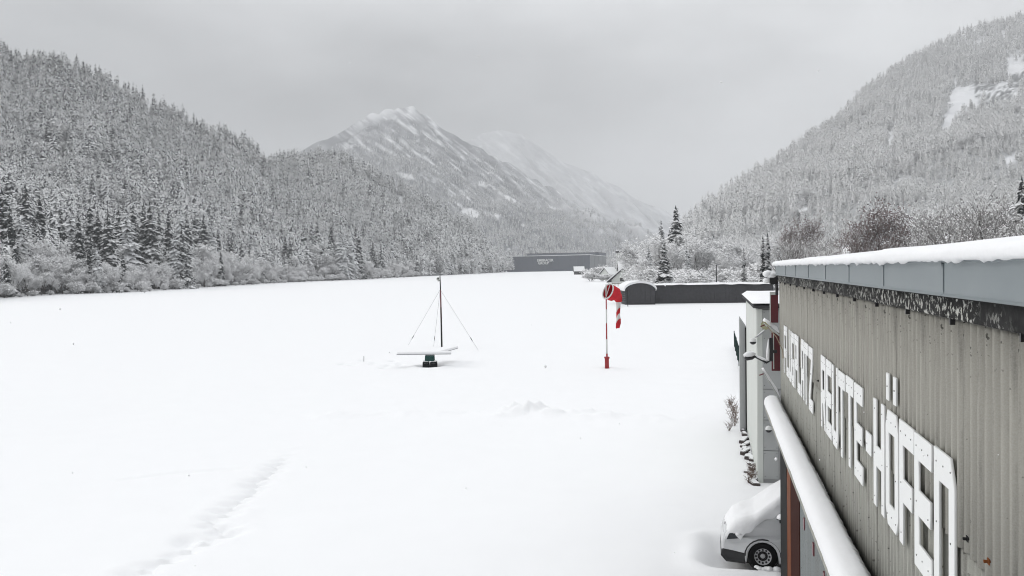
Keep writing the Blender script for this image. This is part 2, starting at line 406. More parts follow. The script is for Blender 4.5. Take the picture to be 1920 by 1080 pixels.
structure('snow_field', np_mesh('snow_field', V, Fq, M['snow']))

# ------------------------------------------------------------------ mountains
def lerp_tab(x, tab):
    tab = sorted(tab); return np.interp(x, [a for a, _ in tab], [b for _, b in tab])
_rm = np.array([list(_X), list(_Y), list(_F)])
def tan_el(x, y):
    dx = _F.x * FPX + _X.x * (x - 960) + _Y.x * (540 - y); dy = _F.y * FPX + _X.y * (x - 960) + _Y.y * (540 - y)
    dz = _F.z * FPX + _X.z * (x - 960) + _Y.z * (540 - y)
    return dx / dy, dz / dy
class Hill:
    """a mountainside: the foot and the crest each have a distance; the slope between has gullies and a back side"""
    def __init__(s, x0, x1, foot, crest, sky, power, rough, seed, ribs=0.0, gully=90.0):
        s.x0, s.x1, s.foot, s.crest, s.sky, s.power, s.rough, s.seed, s.ribs, s.gully = x0, x1, foot, crest, sky, power, rough, seed, ribs, gully
    def surf(s, x, t):
        x = np.asarray(x, float); t = np.asarray(t, float)
        f = lerp_tab(x, s.foot); c = lerp_tab(x, s.crest); y = lerp_tab(x, s.sky)
        h, te = tan_el(x, y)
        Y = f + (c - f) * t; z0 = zg_np(f) - 1.0
        zc = EYE + te * c
        tt = np.clip(t, 0, 1)
        e0 = (z0 - EYE) / f; el = e0 + (te - e0) * tt ** s.power
        z = np.where(t <= 1, EYE + el * Y, zc - (t - 1) * (zc - z0) * 1.6)
        X = h * Y
        env = np.clip(t * 5, 0, 1) * np.clip((1.35 - t) * 1.2, 0, 1) * np.clip((zc - z0) / 60, 0.05, 1)
        g = (fbm(X / s.gully + 5, Y / (s.gully * 2.2), s.seed, 4) - 0.5) * s.rough + (fbm(X / (s.gully * 0.25), Y / (s.gully * 0.5), s.seed + 9, 3) - 0.5) * s.rough * 0.3
        if s.ribs:
            qx = x * 0.62 - (1 - t) * 300 * 0.78
            g = g + (np.abs(noise(qx / 16, t * 5, s.seed + 3) - 0.5) * 2 - 0.5) * s.ribs * np.clip((t - 0.3) * 2, 0, 1)
        return X, Y, z + g * env * np.where(t > 0.93, 0.55, 1.0)
    def build(s, name, mat, nx, nt_, cover):
        x = np.linspace(s.x0, s.x1, nx); t = np.concatenate([np.linspace(0, 1, nt_), [1.08, 1.2, 1.35]])
        XX, TT = np.meshgrid(x, t); X, Y, Z = s.surf(XX, TT)
        V = np.stack([X, Y, Z], -1).reshape(-1, 3); a = np.arange(XX.size).reshape(XX.shape)
        Fq = np.stack([a[:-1, :-1], a[:-1, 1:], a[1:, 1:], a[1:, :-1]], -1).reshape(-1, 4)
        me = np_mesh(name, V, Fq, mat)
        at_ = me.attributes.new('cover', 'FLOAT_COLOR', 'POINT')
        w, r = cover(XX, TT, X, Y, Z)
        c = np.zeros((XX.size, 4), np.float32); c[:, 0] = w.ravel(); c[:, 1] = r.ravel(); c[:, 3] = 1
        at_.data.foreach_set('color', c.ravel())
        return structure(name, me)
    def scatter(s, n, cover, tmin=0.0, tmax=1.05):
        x = RNG.uniform(s.x0, s.x1, n * 3); t = RNG.uniform(tmin, tmax, n * 3)
        f = lerp_tab(x, s.foot); c = lerp_tab(x, s.crest); Y = f + (c - f) * t
        wgt = Y * (c - f); keep = RNG.uniform(0, wgt.max(), n * 3) < wgt
        x, t = x[keep][:n], t[keep][:n]
        X, Y, Z = s.surf(x, t); w, r = cover(x, t, X, Y, Z)
        keep = RNG.uniform(0, 1, len(x)) < w * (1 - r)
        return np.stack([X, Y, Z], -1)[keep], x[keep], t[keep]

def screen_y(X, Y, Z):
    dx, dy, dz = X, Y, Z - EYE
    zc = dx * _F.x + dy * _F.y + dz * _F.z
    return 540 - FPX * (dx * _Y.x + dy * _Y.y + dz * _Y.z) / zc
def blob(x, y, cx, cy, rx, ry, rot=0.0, seed=1, rag=0.5):
    c, s_ = math.cos(rot), math.sin(rot); u = ((x - cx) * c + (y - cy) * s_) / rx; v = (-(x - cx) * s_ + (y - cy) * c) / ry
    return np.clip((1.0 + rag * 2 * (fbm(x / 7, y / 7, seed, 3) - 0.5) - np.sqrt(u * u + v * v)) * 3, 0, 1)

LH = Hill(-620, 960,
    [(-620, 190), (-200, 230), (0, 282), (200, 360), (400, 470), (600, 620), (820, 790), (940, 1000), (960, 1060)],
    [(-620, 700), (0, 900), (300, 960), (480, 1000), (540, 1120), (700, 1180), (850, 1180), (940, 1120), (960, 1100)],
    [(-620, 76), (-200, 76), (0, 111), (100, 136), (150, 150), (201, 174), (239, 196), (297, 220), (347, 244), (379, 262), (467, 293), (493, 324), (520, 323), (560, 314), (600, 306), (650, 309), (690, 324), (740, 353), (780, 379), (820, 409), (860, 435), (900, 463), (935, 494), (960, 510)],
    0.82, 26, 100, gully=70)
def lh_cover(x, t, X, Y, Z):
    y = screen_y(X, Y, Z)
    open_ = np.zeros_like(x)
    for b in ((282, 232, 10, 26, -0.5, 1), (292, 248, 8, 12, 0.3, 8), (123, 222, 4, 18, -0.25, 2), (132, 233, 5, 6, 0, 2), (32, 262, 30, 9, 0.35, 3), (705, 362, 26, 12, 0.5, 4), (752, 380, 22, 13, 0.6, 5), (665, 350, 18, 7, 0.2, 6), (300, 262, 7, 5, 0, 7), (735, 350, 14, 8, 0.4, 9)):
        open_ = np.maximum(open_, blob(x, y, *b))
    w = 1 - open_
    w = w * np.clip(0.62 + 0.9 * fbm(X / 60, Y / 60, 77, 3), 0, 1)
    r = open_ * np.clip((fbm(X / 14, Y / 14, 5, 3) - 0.5) * 5, 0, 1) * 0.6
    return w, r
LH.build('wooded_hill', M['hill'], 300, 110, lh_cover)

RH = Hill(1255, 2700,
    [(1255, 1000), (1290, 760), (1400, 620), (1600, 470), (1920, 330), (2700, 220)],
    [(1255, 1040), (1290, 1100), (1380, 1400), (1500, 1800), (1620, 2200), (1760, 2700), (1920, 3000), (2700, 2600)],
    [(1255, 500), (1275, 455), (1290, 424), (1330, 398), (1380, 358), (1430, 330), (1480, 294), (1520, 263), (1560, 243), (1590, 212), (1620, 177), (1660, 146), (1690, 126), (1740, 96), (1800, 66), (1860, 48), (1920, 30), (2100, -60), (2700, -150)],
    0.72, 60, 200, gully=190)
def rh_cover(x, t, X, Y, Z):
    y = screen_y(X, Y, Z); open_ = np.zeros_like(x); rock = np.zeros_like(x)
    for b in ((1795, 195, 30, 54, 0.45, 1), (1775, 238, 13, 30, 0.1, 2), (1825, 180, 46, 30, -0.4, 3), (1880, 180, 50, 30, -0.4, 4), (1905, 130, 32, 36, -0.5, 5), (1900, 297, 26, 7, -0.25, 6), (1672, 262, 10, 26, 0.1, 7), (1660, 285, 18, 8, 0, 9), (1690, 338, 26, 5, -0.35, 8), (1500, 395, 32, 4, -0.4, 11), (1400, 375, 24, 4, -0.3, 12), (1560, 360, 18, 4, -0.3, 10)):
        open_ = np.maximum(open_, blob(x, y, *b))
    for b in ((1840, 158, 46, 20, 0.5, 21), (1868, 182, 40, 24, -0.4, 22), (1908, 150, 34, 16, -0.7, 23), (1800, 132, 28, 11, -0.4, 24), (1860, 125, 40, 13, -0.35, 25), (1768, 222, 6, 8, 0, 26), (1742, 220, 9, 7, 0.3, 27)):
        rock = np.maximum(rock, blob(x, y, *b, rag=0.8))
    rock = rock * np.clip((fbm(X / 30, (Y + Z) / 16, 15, 4) - 0.40) * 9, 0, 1)
    w = (1 - open_) * np.clip(0.75 + 0.6 * fbm(X / 90, Y / 90, 78, 3), 0, 1)
    w = w * np.clip((y - 60) / 60, 0.45, 1)
    return w, rock
RH.build('right_mountain', M['hill_white'], 300, 150, rh_cover)

FM = Hill(150, 1480,
    [(150, 1600), (900, 1700), (1480, 1600)],
    [(150, 3200), (500, 3900), (745, 4600), (900, 4200), (1100, 3500), (1250, 3000), (1480, 2500)],
    [(150, 500), (300, 430), (450, 345), (520, 308), (580, 278), (640, 246), (690, 216), (720, 205), (745, 199), (775, 202), (800, 218), (830, 238), (870, 260), (910, 283), (950, 305), (1000, 335), (1060, 365), (1110, 393), (1160, 413), (1230, 440), (1300, 462), (1480, 500)],
    0.8, 150, 300, ribs=80, gully=310)
def fm_cover(x, t, X, Y, Z):
    y = screen_y(X, Y, Z)
    ys_ = lerp_tab(x, FM.sky); dep = y - ys_
    q = x * 0.62 - y * 0.78; al = x * 0.78 + y * 0.62
    streak = fbm(q / 3.2, al / 26, 91, 4)
    # snow-filled gullies hang below the summit ridge and run down to the right
    edge = 30 + 150 * np.exp(-((x - 860) / 130) ** 2) + 70 * np.exp(-((x - 700) / 60) ** 2)
    up = np.clip((edge - dep) / 60, 0, 1) * np.clip((x - 600) / 60, 0, 1) * np.clip((1200 - x) / 120, 0.2, 1)
    open_ = np.clip((streak - 0.66 + 0.16 * up) * 3.6, 0, 1) * np.clip(up * 2.2, 0, 1)
    open_ = np.maximum(open_, 0.7 * np.clip((fbm(x / 14, y / 9, 92, 4) - 0.70) * 9, 0, 1) * np.clip(dep / 40, 0, 1))
    open_ = np.maximum(open_, np.clip((28 - dep) / 22, 0, 1) * np.clip((x - 655) / 25, 0, 1) * np.clip((810 - x) / 40, 0, 1) * 0.8)
    for b in ((905, 345, 12, 7, 0.3, 1), (760, 330, 18, 7, 0.4, 2), (880, 400, 20, 10, 0.2, 3), (930, 405, 6, 8, 0, 4), (960, 375, 26, 5, 0.5, 5), (1040, 390, 20, 5, 0.5, 6)):
        open_ = np.maximum(open_, blob(x, y, *b) * 0.8)
    w = (1 - open_) * np.clip(0.6 + 0.8 * fbm(x / 14, y / 14, 93, 3), 0, 1)
    w = w * (1 - 0.55 * np.clip((x - 900) / 200, 0, 1) * np.clip(1 - dep / 110, 0, 1))  # right-hand ridge paled: haze and cloud wisps painted in as thinner forest
    rock = up * np.clip((fbm(q / 7, al / 30, 94, 4) - 0.5) * 5, 0, 1) * np.clip(1 - dep / 90, 0, 1) * 0.8
    return w, rock
FM.build('far_mountain', M['far'], 720, 330, fm_cover)

BM_ = Hill(780, 1560,
    [(780, 4700), (1560, 3400)], [(780, 6000), (940, 6500), (1560, 5200)],
    [(780, 330), (850, 285), (880, 266), (905, 252), (940, 245), (975, 254), (1000, 270), (1040, 292), (1100, 322), (1160, 352), (1200, 375), (1260, 402), (1330, 430), (1560, 470)],
    0.8, 200, 400, ribs=90, gully=360)
def bm_cover(x, t, X, Y, Z):
    y = screen_y(X, Y, Z); q = x * 0.62 - y * 0.78; al = x * 0.78 + y * 0.62
    st = fbm(q / 5, al / 26, 95, 4)
    return np.clip((st - 0.30) * 6, 0, 1) * 0.2 + 0.24, 0.3 * np.clip((fbm(q / 6, al / 22, 96, 4) - 0.52) * 6, 0, 1)  # near-even pale cover, a painted haze fade that blends the ridge into the sky
BM_.build('back_mountain', M['far'], 380, 200, bm_cover)

# ------------------------------------------------------------------ trees
def kite(mb, p, d, ln, w, droop, lift=0.0):
    """one drooping bough: folded sheet, snow side up"""
    d = Vector((d[0], d[1], 0)).normalized(); s_ = Vector((-d.y, d.x, 0))
    p = Vector(p); a = p + d * ln * 0.5 + Vector((0, 0, lift - droop * 0.3)); e = p + d * ln + Vector((0, 0, lift * 0.6 - droop))
    l_ = a + s_ * w - Vector((0, 0, w * 0.45)); r_ = a - s_ * w - Vector((0, 0, w * 0.45))
    b = len(mb.v); mb.v += [tuple(p), tuple(a), tuple(e), tuple(l_), tuple(r_)]
    mb.face(b, b + 1, b + 3); mb.face(b, b + 4, b + 1); mb.face(b + 1, b + 2, b + 3); mb.face(b + 1, b + 4, b + 2)
def conifer(h, rad, whorls, per, rnd, fronds=0, shape=0.85, bare=0.06, skirt=True):
    crown, trunk = MB(), MB()
    trunk.tube([(0, 0, -0.5), (rnd.uniform(-.1, .1), rnd.uniform(-.1, .1), h * 0.5), (0, 0, h * 0.97)], [h * 0.014, h * 0.009, h * 0.002], 6)
    for i in range(whorls):
        f = (i + rnd.uniform(-.3, .3)) / whorls; f = min(max(f, 0), 0.985)
        z = h * (bare + (1 - bare) * f)
        rr = rad * (1 - f) ** shape * rnd.uniform(0.75, 1.15) + h * 0.008
        a0 = rnd.uniform(0, 6.28); n = max(4, int(per * (0.6 + 0.4 * (1 - f))))
        for k in range(n):
            a = a0 + 6.283 * k / n + rnd.uniform(-.3, .3); L_ = rr * rnd.uniform(0.65, 1.15)
            d = (math.cos(a), math.sin(a)); dr = L_ * rnd.uniform(0.28, 0.62) * (1.15 - 0.5 * f)
            zz = z + rnd.uniform(-.5, .5) * h / whorls
            kite(crown, (0, 0, zz), d, L_, L_ * rnd.uniform(0.22, 0.36), dr, L_ * 0.06)
            if skirt: kite(crown, (0, 0, zz - 0.1), (math.cos(a + .2), math.sin(a + .2)), L_ * 0.86, L_ * 0.3, dr + min(h / whorls, L_ * .7) * rnd.uniform(.7, 1.1), -min(h / whorls, L_ * .7) * 0.2)
            for q in range(fronds):
                u = rnd.uniform(0.25, 0.9); sd_ = 1 if q % 2 else -1; aa = a + sd_ * rnd.uniform(0.45, 1.0)
                pp = (d[0] * L_ * u, d[1] * L_ * u, zz - dr * u * u * 0.9 + rnd.uniform(-.12, .06))
                l2 = L_ * rnd.uniform(0.25, 0.42) * (1.15 - u * 0.6)
                kite(crown, pp, (math.cos(aa), math.sin(aa)), l2, l2 * rnd.uniform(0.2, 0.32), l2 * rnd.uniform(0.3, 0.8))
    b = len(crown.v); r0 = h * 0.01
    crown.v += [(r0, 0, h * 0.94), (-r0, r0, h * 0.94), (-r0, -r0, h * 0.94), (0, 0, h)]
    for q in ((0, 1, 3), (1, 2, 3), (2, 0, 3)): crown.face(*[b + i for i in q])
    return crown, trunk
def twig3(mb, a, b_, r0, r1):
    d = (b_ - a)
    if d.length < 1e-6: return
    d.normalize(); u = d.cross(Vector((0, 0, 1)))
    if u.length < 0.05: u = Vector((1, 0, 0))
    u.normalize(); w = d.cross(u); i = len(mb.v)
    for p, r in ((a, r0), (b_, r1)):
        for k in (0, 2.094, 4.189):
            q = p + (u * math.cos(k + 1.57) + w * math.sin(k + 1.57)) * r; mb.v.append((q.x, q.y, q.z))
    for k in range(3):
        j = (k + 1) % 3; mb.face(i + k, i + j, i + 3 + j, i + 3 + k)
def broadleaf(h, rnd, levels=5, kids=(6, 4, 4, 4), spread=0.6, stems=1, twig_r=0.03, up=0.35, base=0.25, leaves=0, leaf=0.22, pads=0, pad=0.2):
    trunk, crown = MB(), MB(); tips = []
    def grow(p, d, ln, r, lv):
        n = 3 if lv < 2 else 2
        pts = [p]
        for i in range(n):
            d = (d + Vector((rnd.gauss(0, .13), rnd.gauss(0, .13), rnd.gauss(0, .1) + up * 0.12))).normalized(); pts.append(pts[-1] + d * ln / n)
        mb = trunk if lv < 2 else crown
        rr = [r * (1 - 0.45 * i / n) for i in range(n + 1)]
        if lv < 2: mb.tube(pts, rr, 5, cap=False)
        else:
            for i in range(n): twig3(mb, pts[i], pts[i + 1], max(rr[i], twig_r), max(rr[i + 1], twig_r * 0.7))
        if lv >= levels - 1:
            tips.append(pts[-1]); return
        k = kids[min(lv, len(kids) - 1)]
        for i in range(k):
            f = (base if lv == 0 else 0.25) + (1 - (base if lv == 0 else 0.25)) * (i + rnd.uniform(0.2, 1)) / k
            f = min(f, 1.0); j = min(int(f * n), n - 1); q = pts[j].lerp(pts[j + 1], f * n - j)
            a = rnd.uniform(0, 6.283); side = Vector((math.cos(a), math.sin(a), rnd.uniform(-.1, .5) + up * 0.5))
            dd = (d * (1 - spread) + side.normalized() * spread).normalized()
            grow(q, dd, ln * rnd.uniform(0.5, 0.72) * (1.15 - 0.45 * f if lv == 0 else 1), r * 0.5, lv + 1)
    for s_ in range(stems):
        a = rnd.uniform(0, 6.283); tl = 0.0 if stems == 1 else rnd.uniform(0.15, 0.75)
        o = Vector((math.cos(a), math.sin(a), 0)) * (0 if stems == 1 else rnd.uniform(0.05, 0.4))
        grow(o - Vector((0, 0, 0.3)), Vector((math.cos(a) * tl, math.sin(a) * tl, 1)).normalized(), h * (0.72 if stems == 1 else rnd.uniform(0.45, 0.62)), h * (0.016 if stems == 1 else 0.01), 0)
    for i in range(pads):
        p = rnd.choice(tips) + Vector((rnd.gauss(0, .25), rnd.gauss(0, .25), rnd.gauss(0, .18)))
        a = rnd.uniform(0, 6.283); k = pad * rnd.uniform(.5, 1.3); tz = rnd.uniform(-.5, .5)
        u = Vector((math.cos(a), math.sin(a), tz * 1.6)) * k * 1.1; w = Vector((-math.sin(a), math.cos(a), rnd.uniform(-.8, .8))) * k * .8
        b = len(crown.v); crown.v += [tuple(p + u), tuple(p + w), tuple(p - u), tuple(p - w), tuple(p + Vector((0, 0, k * .5)))]
        for q in ((0, 1, 4), (1, 2, 4), (2, 3, 4), (3, 0, 4)): crown.face(*[b + j for j in q])
    for i in range(leaves):
        p = rnd.choice(tips) + Vector((rnd.gauss(0, .35), rnd.gauss(0, .35), rnd.gauss(0, .35)))
        u = Vector((rnd.gauss(0, 1), rnd.gauss(0, 1), rnd.gauss(0, 1))).normalized(); w = u.orthogonal().normalized() * leaf; u = u * leaf
        b = len(crown.v); crown.v += [tuple(p + u), tuple(p + w), tuple(p - u), tuple(p - w)]; crown.cur = 1; crown.face(b, b + 1, b + 2, b + 3); crown.cur = 0
    return crown, trunk

rt = random.Random(3)
PROTO = {}
BASE_H = {'spruce': 25, 'white_spruce': 20, 'slim_spruce': 14, 'frosted': 12, 'bush': 4.5, 'bare': 16, 'brown': 14}
def add_proto(kind, cm, tm, mats_c, mat_t):
    top = max(v[2] for v in cm.v); want = BASE_H[kind]; k = want / top
    for q in (cm, tm): q.v = [(x * k, y * k, z * k) for x, y, z in q.v]
    PROTO.setdefault(kind, []).append((cm.mesh('crown', mats_c, fix=False), tm.mesh('trunk', mat_t, fix=False)))
for i in range(5):
    add_proto('spruce', *conifer(25, rt.uniform(4.2, 5.4), 21, 10, rt, fronds=3, shape=rt.uniform(.55, .72)), M['spruce'], M['bark'])
for i in range(3):
    add_proto('white_spruce', *conifer(20, rt.uniform(3.8, 4.8), 18, 10, rt, fronds=3, shape=rt.uniform(.5, .65)), M['spruce_white'], M['bark'])
for i in range(2):
    add_proto('slim_spruce', *conifer(14, 1.15, 24, 8, rt, fronds=3, shape=0.6), M['spruce'], M['bark'])
for i in range(5):
    add_proto('frosted', *broadleaf(12, rt, 5, (9, 4, 4, 5), 0.5, 1, 0.03, up=.75, base=0.1, pads=2200, pad=.24), M['twig'], M['bark'])
for i in range(3):
    add_proto('bush', *broadleaf(4.5, rt, 4, (5, 5, 6), 0.6, 9, 0.025, pads=1500, pad=.16), M['twig'], M['bark'])
for i in range(2):
    add_proto('bare', *broadleaf(16, rt, 5, (9, 5, 5, 4), 0.5, 1, 0.028, up=.6, base=0.2, pads=900, pad=.16), M['twig_mid'], M['bark'])
for i in range(2):
    add_proto('brown', *broadleaf(14, rt, 5, (12, 6, 4, 4), 0.45, 1, 0.03, up=0.8, base=0.12, leaves=1700, leaf=0.14, pads=700, pad=.16), [M['twig_dark'], M['brown_leaf']], M['bark'])
NAMES = {'spruce': 'spruce_tree', 'white_spruce': 'spruce_tree', 'slim_spruce': 'columnar_spruce', 'frosted': 'frosted_tree', 'bush': 'frosted_bush', 'bare': 'bare_tree', 'brown': 'brown_leaved_tree'}
def tree(kind, pos, h, label, group=None, cat=None, wide=1.0):
    c, tr = rt.choice(PROTO[kind]); k = h / BASE_H[kind]
    o = thing(NAMES[kind], label, cat or ('bush' if kind == 'bush' else 'tree'), pos, rt.uniform(0, 6.28), group)
    o.scale = (k * wide, k * wide, k)
    part('stem' if kind == 'bush' else 'trunk', tr, None, o); part('crown', c, None, o)
    return o

# --- geometry-node forests (far wooded slopes: masses nobody could count)
def proto_collection(name, meshes):
    c = bpy.data.collections.new(name)
    for i, me in enumerate(meshes):
        o = bpy.data.objects.new(f'{name}_{i}', me); c.objects.link(o)
    return c
def forest(name, pts, scale, coll, count, label):
    me = bpy.data.meshes.new(name); n = len(pts)
    me.vertices.add(n); me.vertices.foreach_set('co', pts.astype(np.float32).ravel())
    for nm, ty, val in (('tree_scale', 'FLOAT', scale), ('tree_turn', 'FLOAT', RNG.uniform(0, 6.28, n)), ):
        a = me.attributes.new(nm, ty, 'POINT'); a.data.foreach_set('value', val.astype(np.float32))
    a = me.attributes.new('tree_kind', 'INT', 'POINT'); a.data.foreach_set('value', RNG.integers(0, count, n).astype(np.int32))
    o = link(name, me); o['kind'] = 'stuff'; o['label'] = label; o['category'] = 'forest'
    ng = bpy.data.node_groups.new(name, 'GeometryNodeTree')
    ng.interface.new_socket('Geometry', in_out='INPUT', socket_type='NodeSocketGeometry'); ng.interface.new_socket('Geometry', in_out='OUTPUT', socket_type='NodeSocketGeometry')
    gi = ng.nodes.new('NodeGroupInput'); go = ng.nodes.new('NodeGroupOutput')
    ci = ng.nodes.new('GeometryNodeCollectionInfo'); ci.inputs['Collection'].default_value = coll
    ci.inputs['Separate Children'].default_value = True; ci.inputs['Reset Children'].default_value = True
    ip = ng.nodes.new('GeometryNodeInstanceOnPoints'); ip.inputs['Pick Instance'].default_value = True
    def attr(nm, ty):
        q = ng.nodes.new('GeometryNodeInputNamedAttribute'); q.data_type = ty; q.inputs['Name'].default_value = nm; return q.outputs[0]
    cx = ng.nodes.new('ShaderNodeCombineXYZ'); ng.links.new(attr('tree_turn', 'FLOAT'), cx.inputs['Z'])
    ng.links.new(gi.outputs[0], ip.inputs['Points']); ng.links.new(ci.outputs[0], ip.inputs['Instance'])
    ng.links.new(attr('tree_kind', 'INT'), ip.inputs['Instance Index'])
    ng.links.new(cx.outputs[0], ip.inputs['Rotation']); ng.links.new(attr('tree_scale', 'FLOAT'), ip.inputs['Scale'])
    ng.links.new(ip.outputs[0], go.inputs[0])
    md = o.modifiers.new('scatter', 'NODES'); md.node_group = ng
    return o
def forest_meshes(mat, n, wide=(3.6, 5.0), broad=1, bm=None):
    out = []
    for i in range(n):
        c, t_ = conifer(20, rt.uniform(*wide), 12, 7, rt, fronds=1, shape=rt.uniform(0.42, 0.62)); out.append(c.mesh('mountain_conifer', mat, fix=False))
    for i in range(broad):
        c, t_ = broadleaf(13, rt, 4, (7, 5, 4), 0.6, 1, 0.07, base=0.2, pads=220, pad=.5); out.append(c.mesh('mountain_broadleaf', bm or mat, fix=False))
    return out
fm1 = forest_meshes(M['forest'], 5, broad=1, bm=M['twig'])
fm2 = forest_meshes(M['forest_white'], 6, broad=1, bm=M['twig'])
c1 = proto_collection('dark_mountain_tree', fm1); c2 = proto_collection('white_mountain_tree', fm2)
p, x_, t_ = LH.scatter(11500, lh_cover, 0.02)
forest('left_hill_forest', p, RNG.uniform(0.65, 1.3, len(p)) * (0.7 + 0.6 * noise(p[:, 0] / 40, p[:, 1] / 40, 8)), c1, len(fm1), 'snow-dusted grey conifer forest covering the hill on the left')
p, x_, t_ = RH.scatter(30000, rh_cover, 0.0)
forest('right_mountain_forest', p, RNG.uniform(0.7, 1.25, len(p)) * (0.8 + 0.5 * (t_ > 0.35)), c2, len(fm2), 'white frosted forest covering the steep mountain on the right')
def fm_forest(x, t, X, Y, Z):
    w, r = fm_cover(x, t, X, Y, Z); return w * np.clip((0.93 - t) * 3, 0, 1), r
p, x_, t_ = FM.scatter(36000, fm_forest, 0.0, 0.95)
forest('far_mountain_forest', p, RNG.uniform(0.4, 0.75, len(p)), c1, 5, 'hazy dark forest on the lower slopes of the far peak')

# --- left edge of the field: bushes, frosted trees and spruces one by one
EDGE = [(-60, 570), (0, 560), (60, 556), (130, 552), (270, 547), (400, 538), (500, 532), (600, 527), (700, 523), (760, 520), (822, 515.5)]
def edge_y(x): return float(np.interp(x, [a for a, _ in EDGE], [b for _, b in EDGE]))
def section(x):
    if x < 200: return 'at the far left'
    if x < 420: return 'left of the bare gap in the wood edge'
    if x < 560: return 'in the middle of the wood edge'
    if x < 700: return 'around the tall pair of spruces'
    return 'behind the camera mast'
G1, G2, G3 = 'spruces along the left wood edge', 'frosted trees along the left wood edge', 'frosted bushes at the foot of the wood'
def behind(x, back):
    g = gp(x, edge_y(x)); n = Vector((g.x, g.y, 0)).normalized(); p_ = g + n * back; p_.z = zg(p_.y) + max(0, back - 25) * 0.12 - 0.2; return p_
# spruces: picture column, picture row of the tip, distance behind the field edge
for x, ytip, back in ((8, 352, 45), (22, 385, 30), (52, 342, 60), (78, 362, 62), (40, 400, 40), (100, 395, 66), (118, 390, 45), (135, 384, 55), (150, 400, 38), (172, 385, 60), (186, 392, 48), (205, 388, 40), (225, 382, 62), (240, 386, 55), (253, 382, 62), (272, 378, 66), (284, 375, 50), (300, 398, 70), (318, 396, 60), (340, 394, 60), (352, 400, 66), (368, 392, 70), (384, 402, 60), (398, 408, 52), (410, 430, 70), (330, 430, 14), (345, 440, 12), (172, 436, 12), (435, 445, 50), (470, 424, 60), (478, 440, 50), (570, 420, 60), (586, 415, 70), (596, 415, 66), (622, 422, 50), (640, 416, 36), (668, 424, 20), (505, 445, 60), (536, 440, 60), (545, 448, 50), (700, 452, 60), (735, 448, 60), (762, 452, 66), (775, 458, 50), (715, 458, 40), (343, 426, 6), (352, 450, 4), (172, 440, 8), (182, 455, 5), (645, 430, 5), (660, 428, 4), (674, 440, 6), (12, 470, 10), (232, 470, 8), (415, 470, 8)):
    b = behind(x, back); top = at(x, ytip, b.y); h = max(5, top.z - b.z)
    near = 'tall dark spruce with snow-striped boughs ' if h > 18 else 'short dark spruce among frosted trees '
    tree('spruce' if rt.random() < 0.8 else 'white_spruce', b, h, near + section(x), G1, wide=rt.uniform(0.85, 1.2))
x = -50.0
while x < 815:
    for back, h0 in ((7, 10.5), (19, 14.5), (33, 16.5)):
        if back < 25 and (634 < x < 690 or 330 < x < 356 or 156 < x < 184) and rt.random() < .75: continue
        b = behind(x + rt.uniform(-8, 8), back + rt.uniform(-4, 4)); d_ = b.y
        hh = h0 * rt.uniform(0.55, 1.05) * (0.6 + 0.75 * float(noise(x / 42, back, 55))) * (1 if x < 700 else 0.75)
        if x > 560 and x < 610: hh *= 0.85
        tree('frosted', b, hh, 'pale frosted leafless tree with rounded crown ' + section(x), G2, wide=rt.uniform(0.9, 1.4))
    x += 5200 / max(180, d_) * rt.uniform(0.8, 1.2)
x = -50.0
while x < 822:
    b = behind(x, rt.uniform(-1, 3)); d_ = b.y
    tree('bush', b, rt.uniform(1.6, 5.6), 'low white frosted bush on the snow ' + section(x), G3, wide=rt.uniform(1.0, 1.4))
    x += 7000 / max(180, d_) * rt.uniform(0.6, 1.4)
for x, y in ((228, 549), (271, 549)):
    b = gp(x, y); tree('bush', b, 1.3, 'small snow-capped %s shrub alone on the snow before the wood' % ('left' if x < 250 else 'right'), None)
# low wood closing the far end on the left
for i in range(46):
    x = 800 + 118 * (i / 45.0) + rt.uniform(-3, 3); Y = 850 + 330 * (i / 45.0) + rt.uniform(-10, 40); b = ground(x, Y); b.z -= .2
    tree('frosted', b, rt.uniform(8, 13), 'small frosted tree in the low wood left of the dark warehouse', 'small trees left of the warehouse', wide=1.5)

# --- right side
def rtree(kind, x, ytip, Y, label, group=None, wide=1.0, zb=0.0):
    b = ground(x, Y); b.z += zb; top = at(x, ytip, Y)
    return tree(kind, b, max(3, top.z - b.z), label, group, wide=wide)
rtree('spruce', 1268, 384, 300, 'tallest spruce right of the windsock, with a dark tip', wide=1.25)
rtree('white_spruce', 1240, 412, 310, 'snow-covered spruce just left of the tallest spruce', wide=1.05)
rtree('spruce', 1246, 454, 184, 'broad snow-laden spruce in front of the tallest spruce', wide=1.5)
rtree('white_spruce', 1226, 520, 190, 'small snowy spruce leaning against the arched shed', wide=1.3)
G4 = 'frosted trees between the tower house and the hangar'
for x, yt, Y in ((1200, 450, 320), (1212, 445, 335), (1222, 440, 300), (1232, 450, 280), (1255, 440, 265), (1280, 440, 280), (1292, 436, 300), (1302, 446, 270), (1312, 450, 310), (1352, 445, 300), (1365, 452, 280), (1374, 440, 320), (1388, 450, 330), (1400, 446, 300), (1412, 455, 310), (1424, 440, 330), (1446, 445, 320), (1456, 440, 280), (1206, 480, 260), (1335, 460, 270), (1345, 470, 255)):
    rtree('frosted', x, yt, Y, 'pale frosted tree standing behind the low dark sheds', G4, wide=rt.uniform(0.95, 1.4))
for x, yt, Y in ((1322, 446, 300), (1328, 440, 310), (1338, 440, 330)):
    rtree('white_spruce', x, yt, Y, 'white snow-packed spruce behind the lamp post at the sheds', 'white spruces behind the lamp post', wide=0.9)
for x, yt, Y, lb in ((1216, 462, 262, 'snow-packed spruce left of the tallest spruce behind the curved-roof shed'), (1288, 462, 255, 'snow-packed spruce right of the tallest spruce behind the long low shed'), (1256, 430, 320, 'pale narrow spruce touching the left flank of the tallest spruce')):
    rtree('white_spruce', x, yt, Y, lb, wide=1.1)
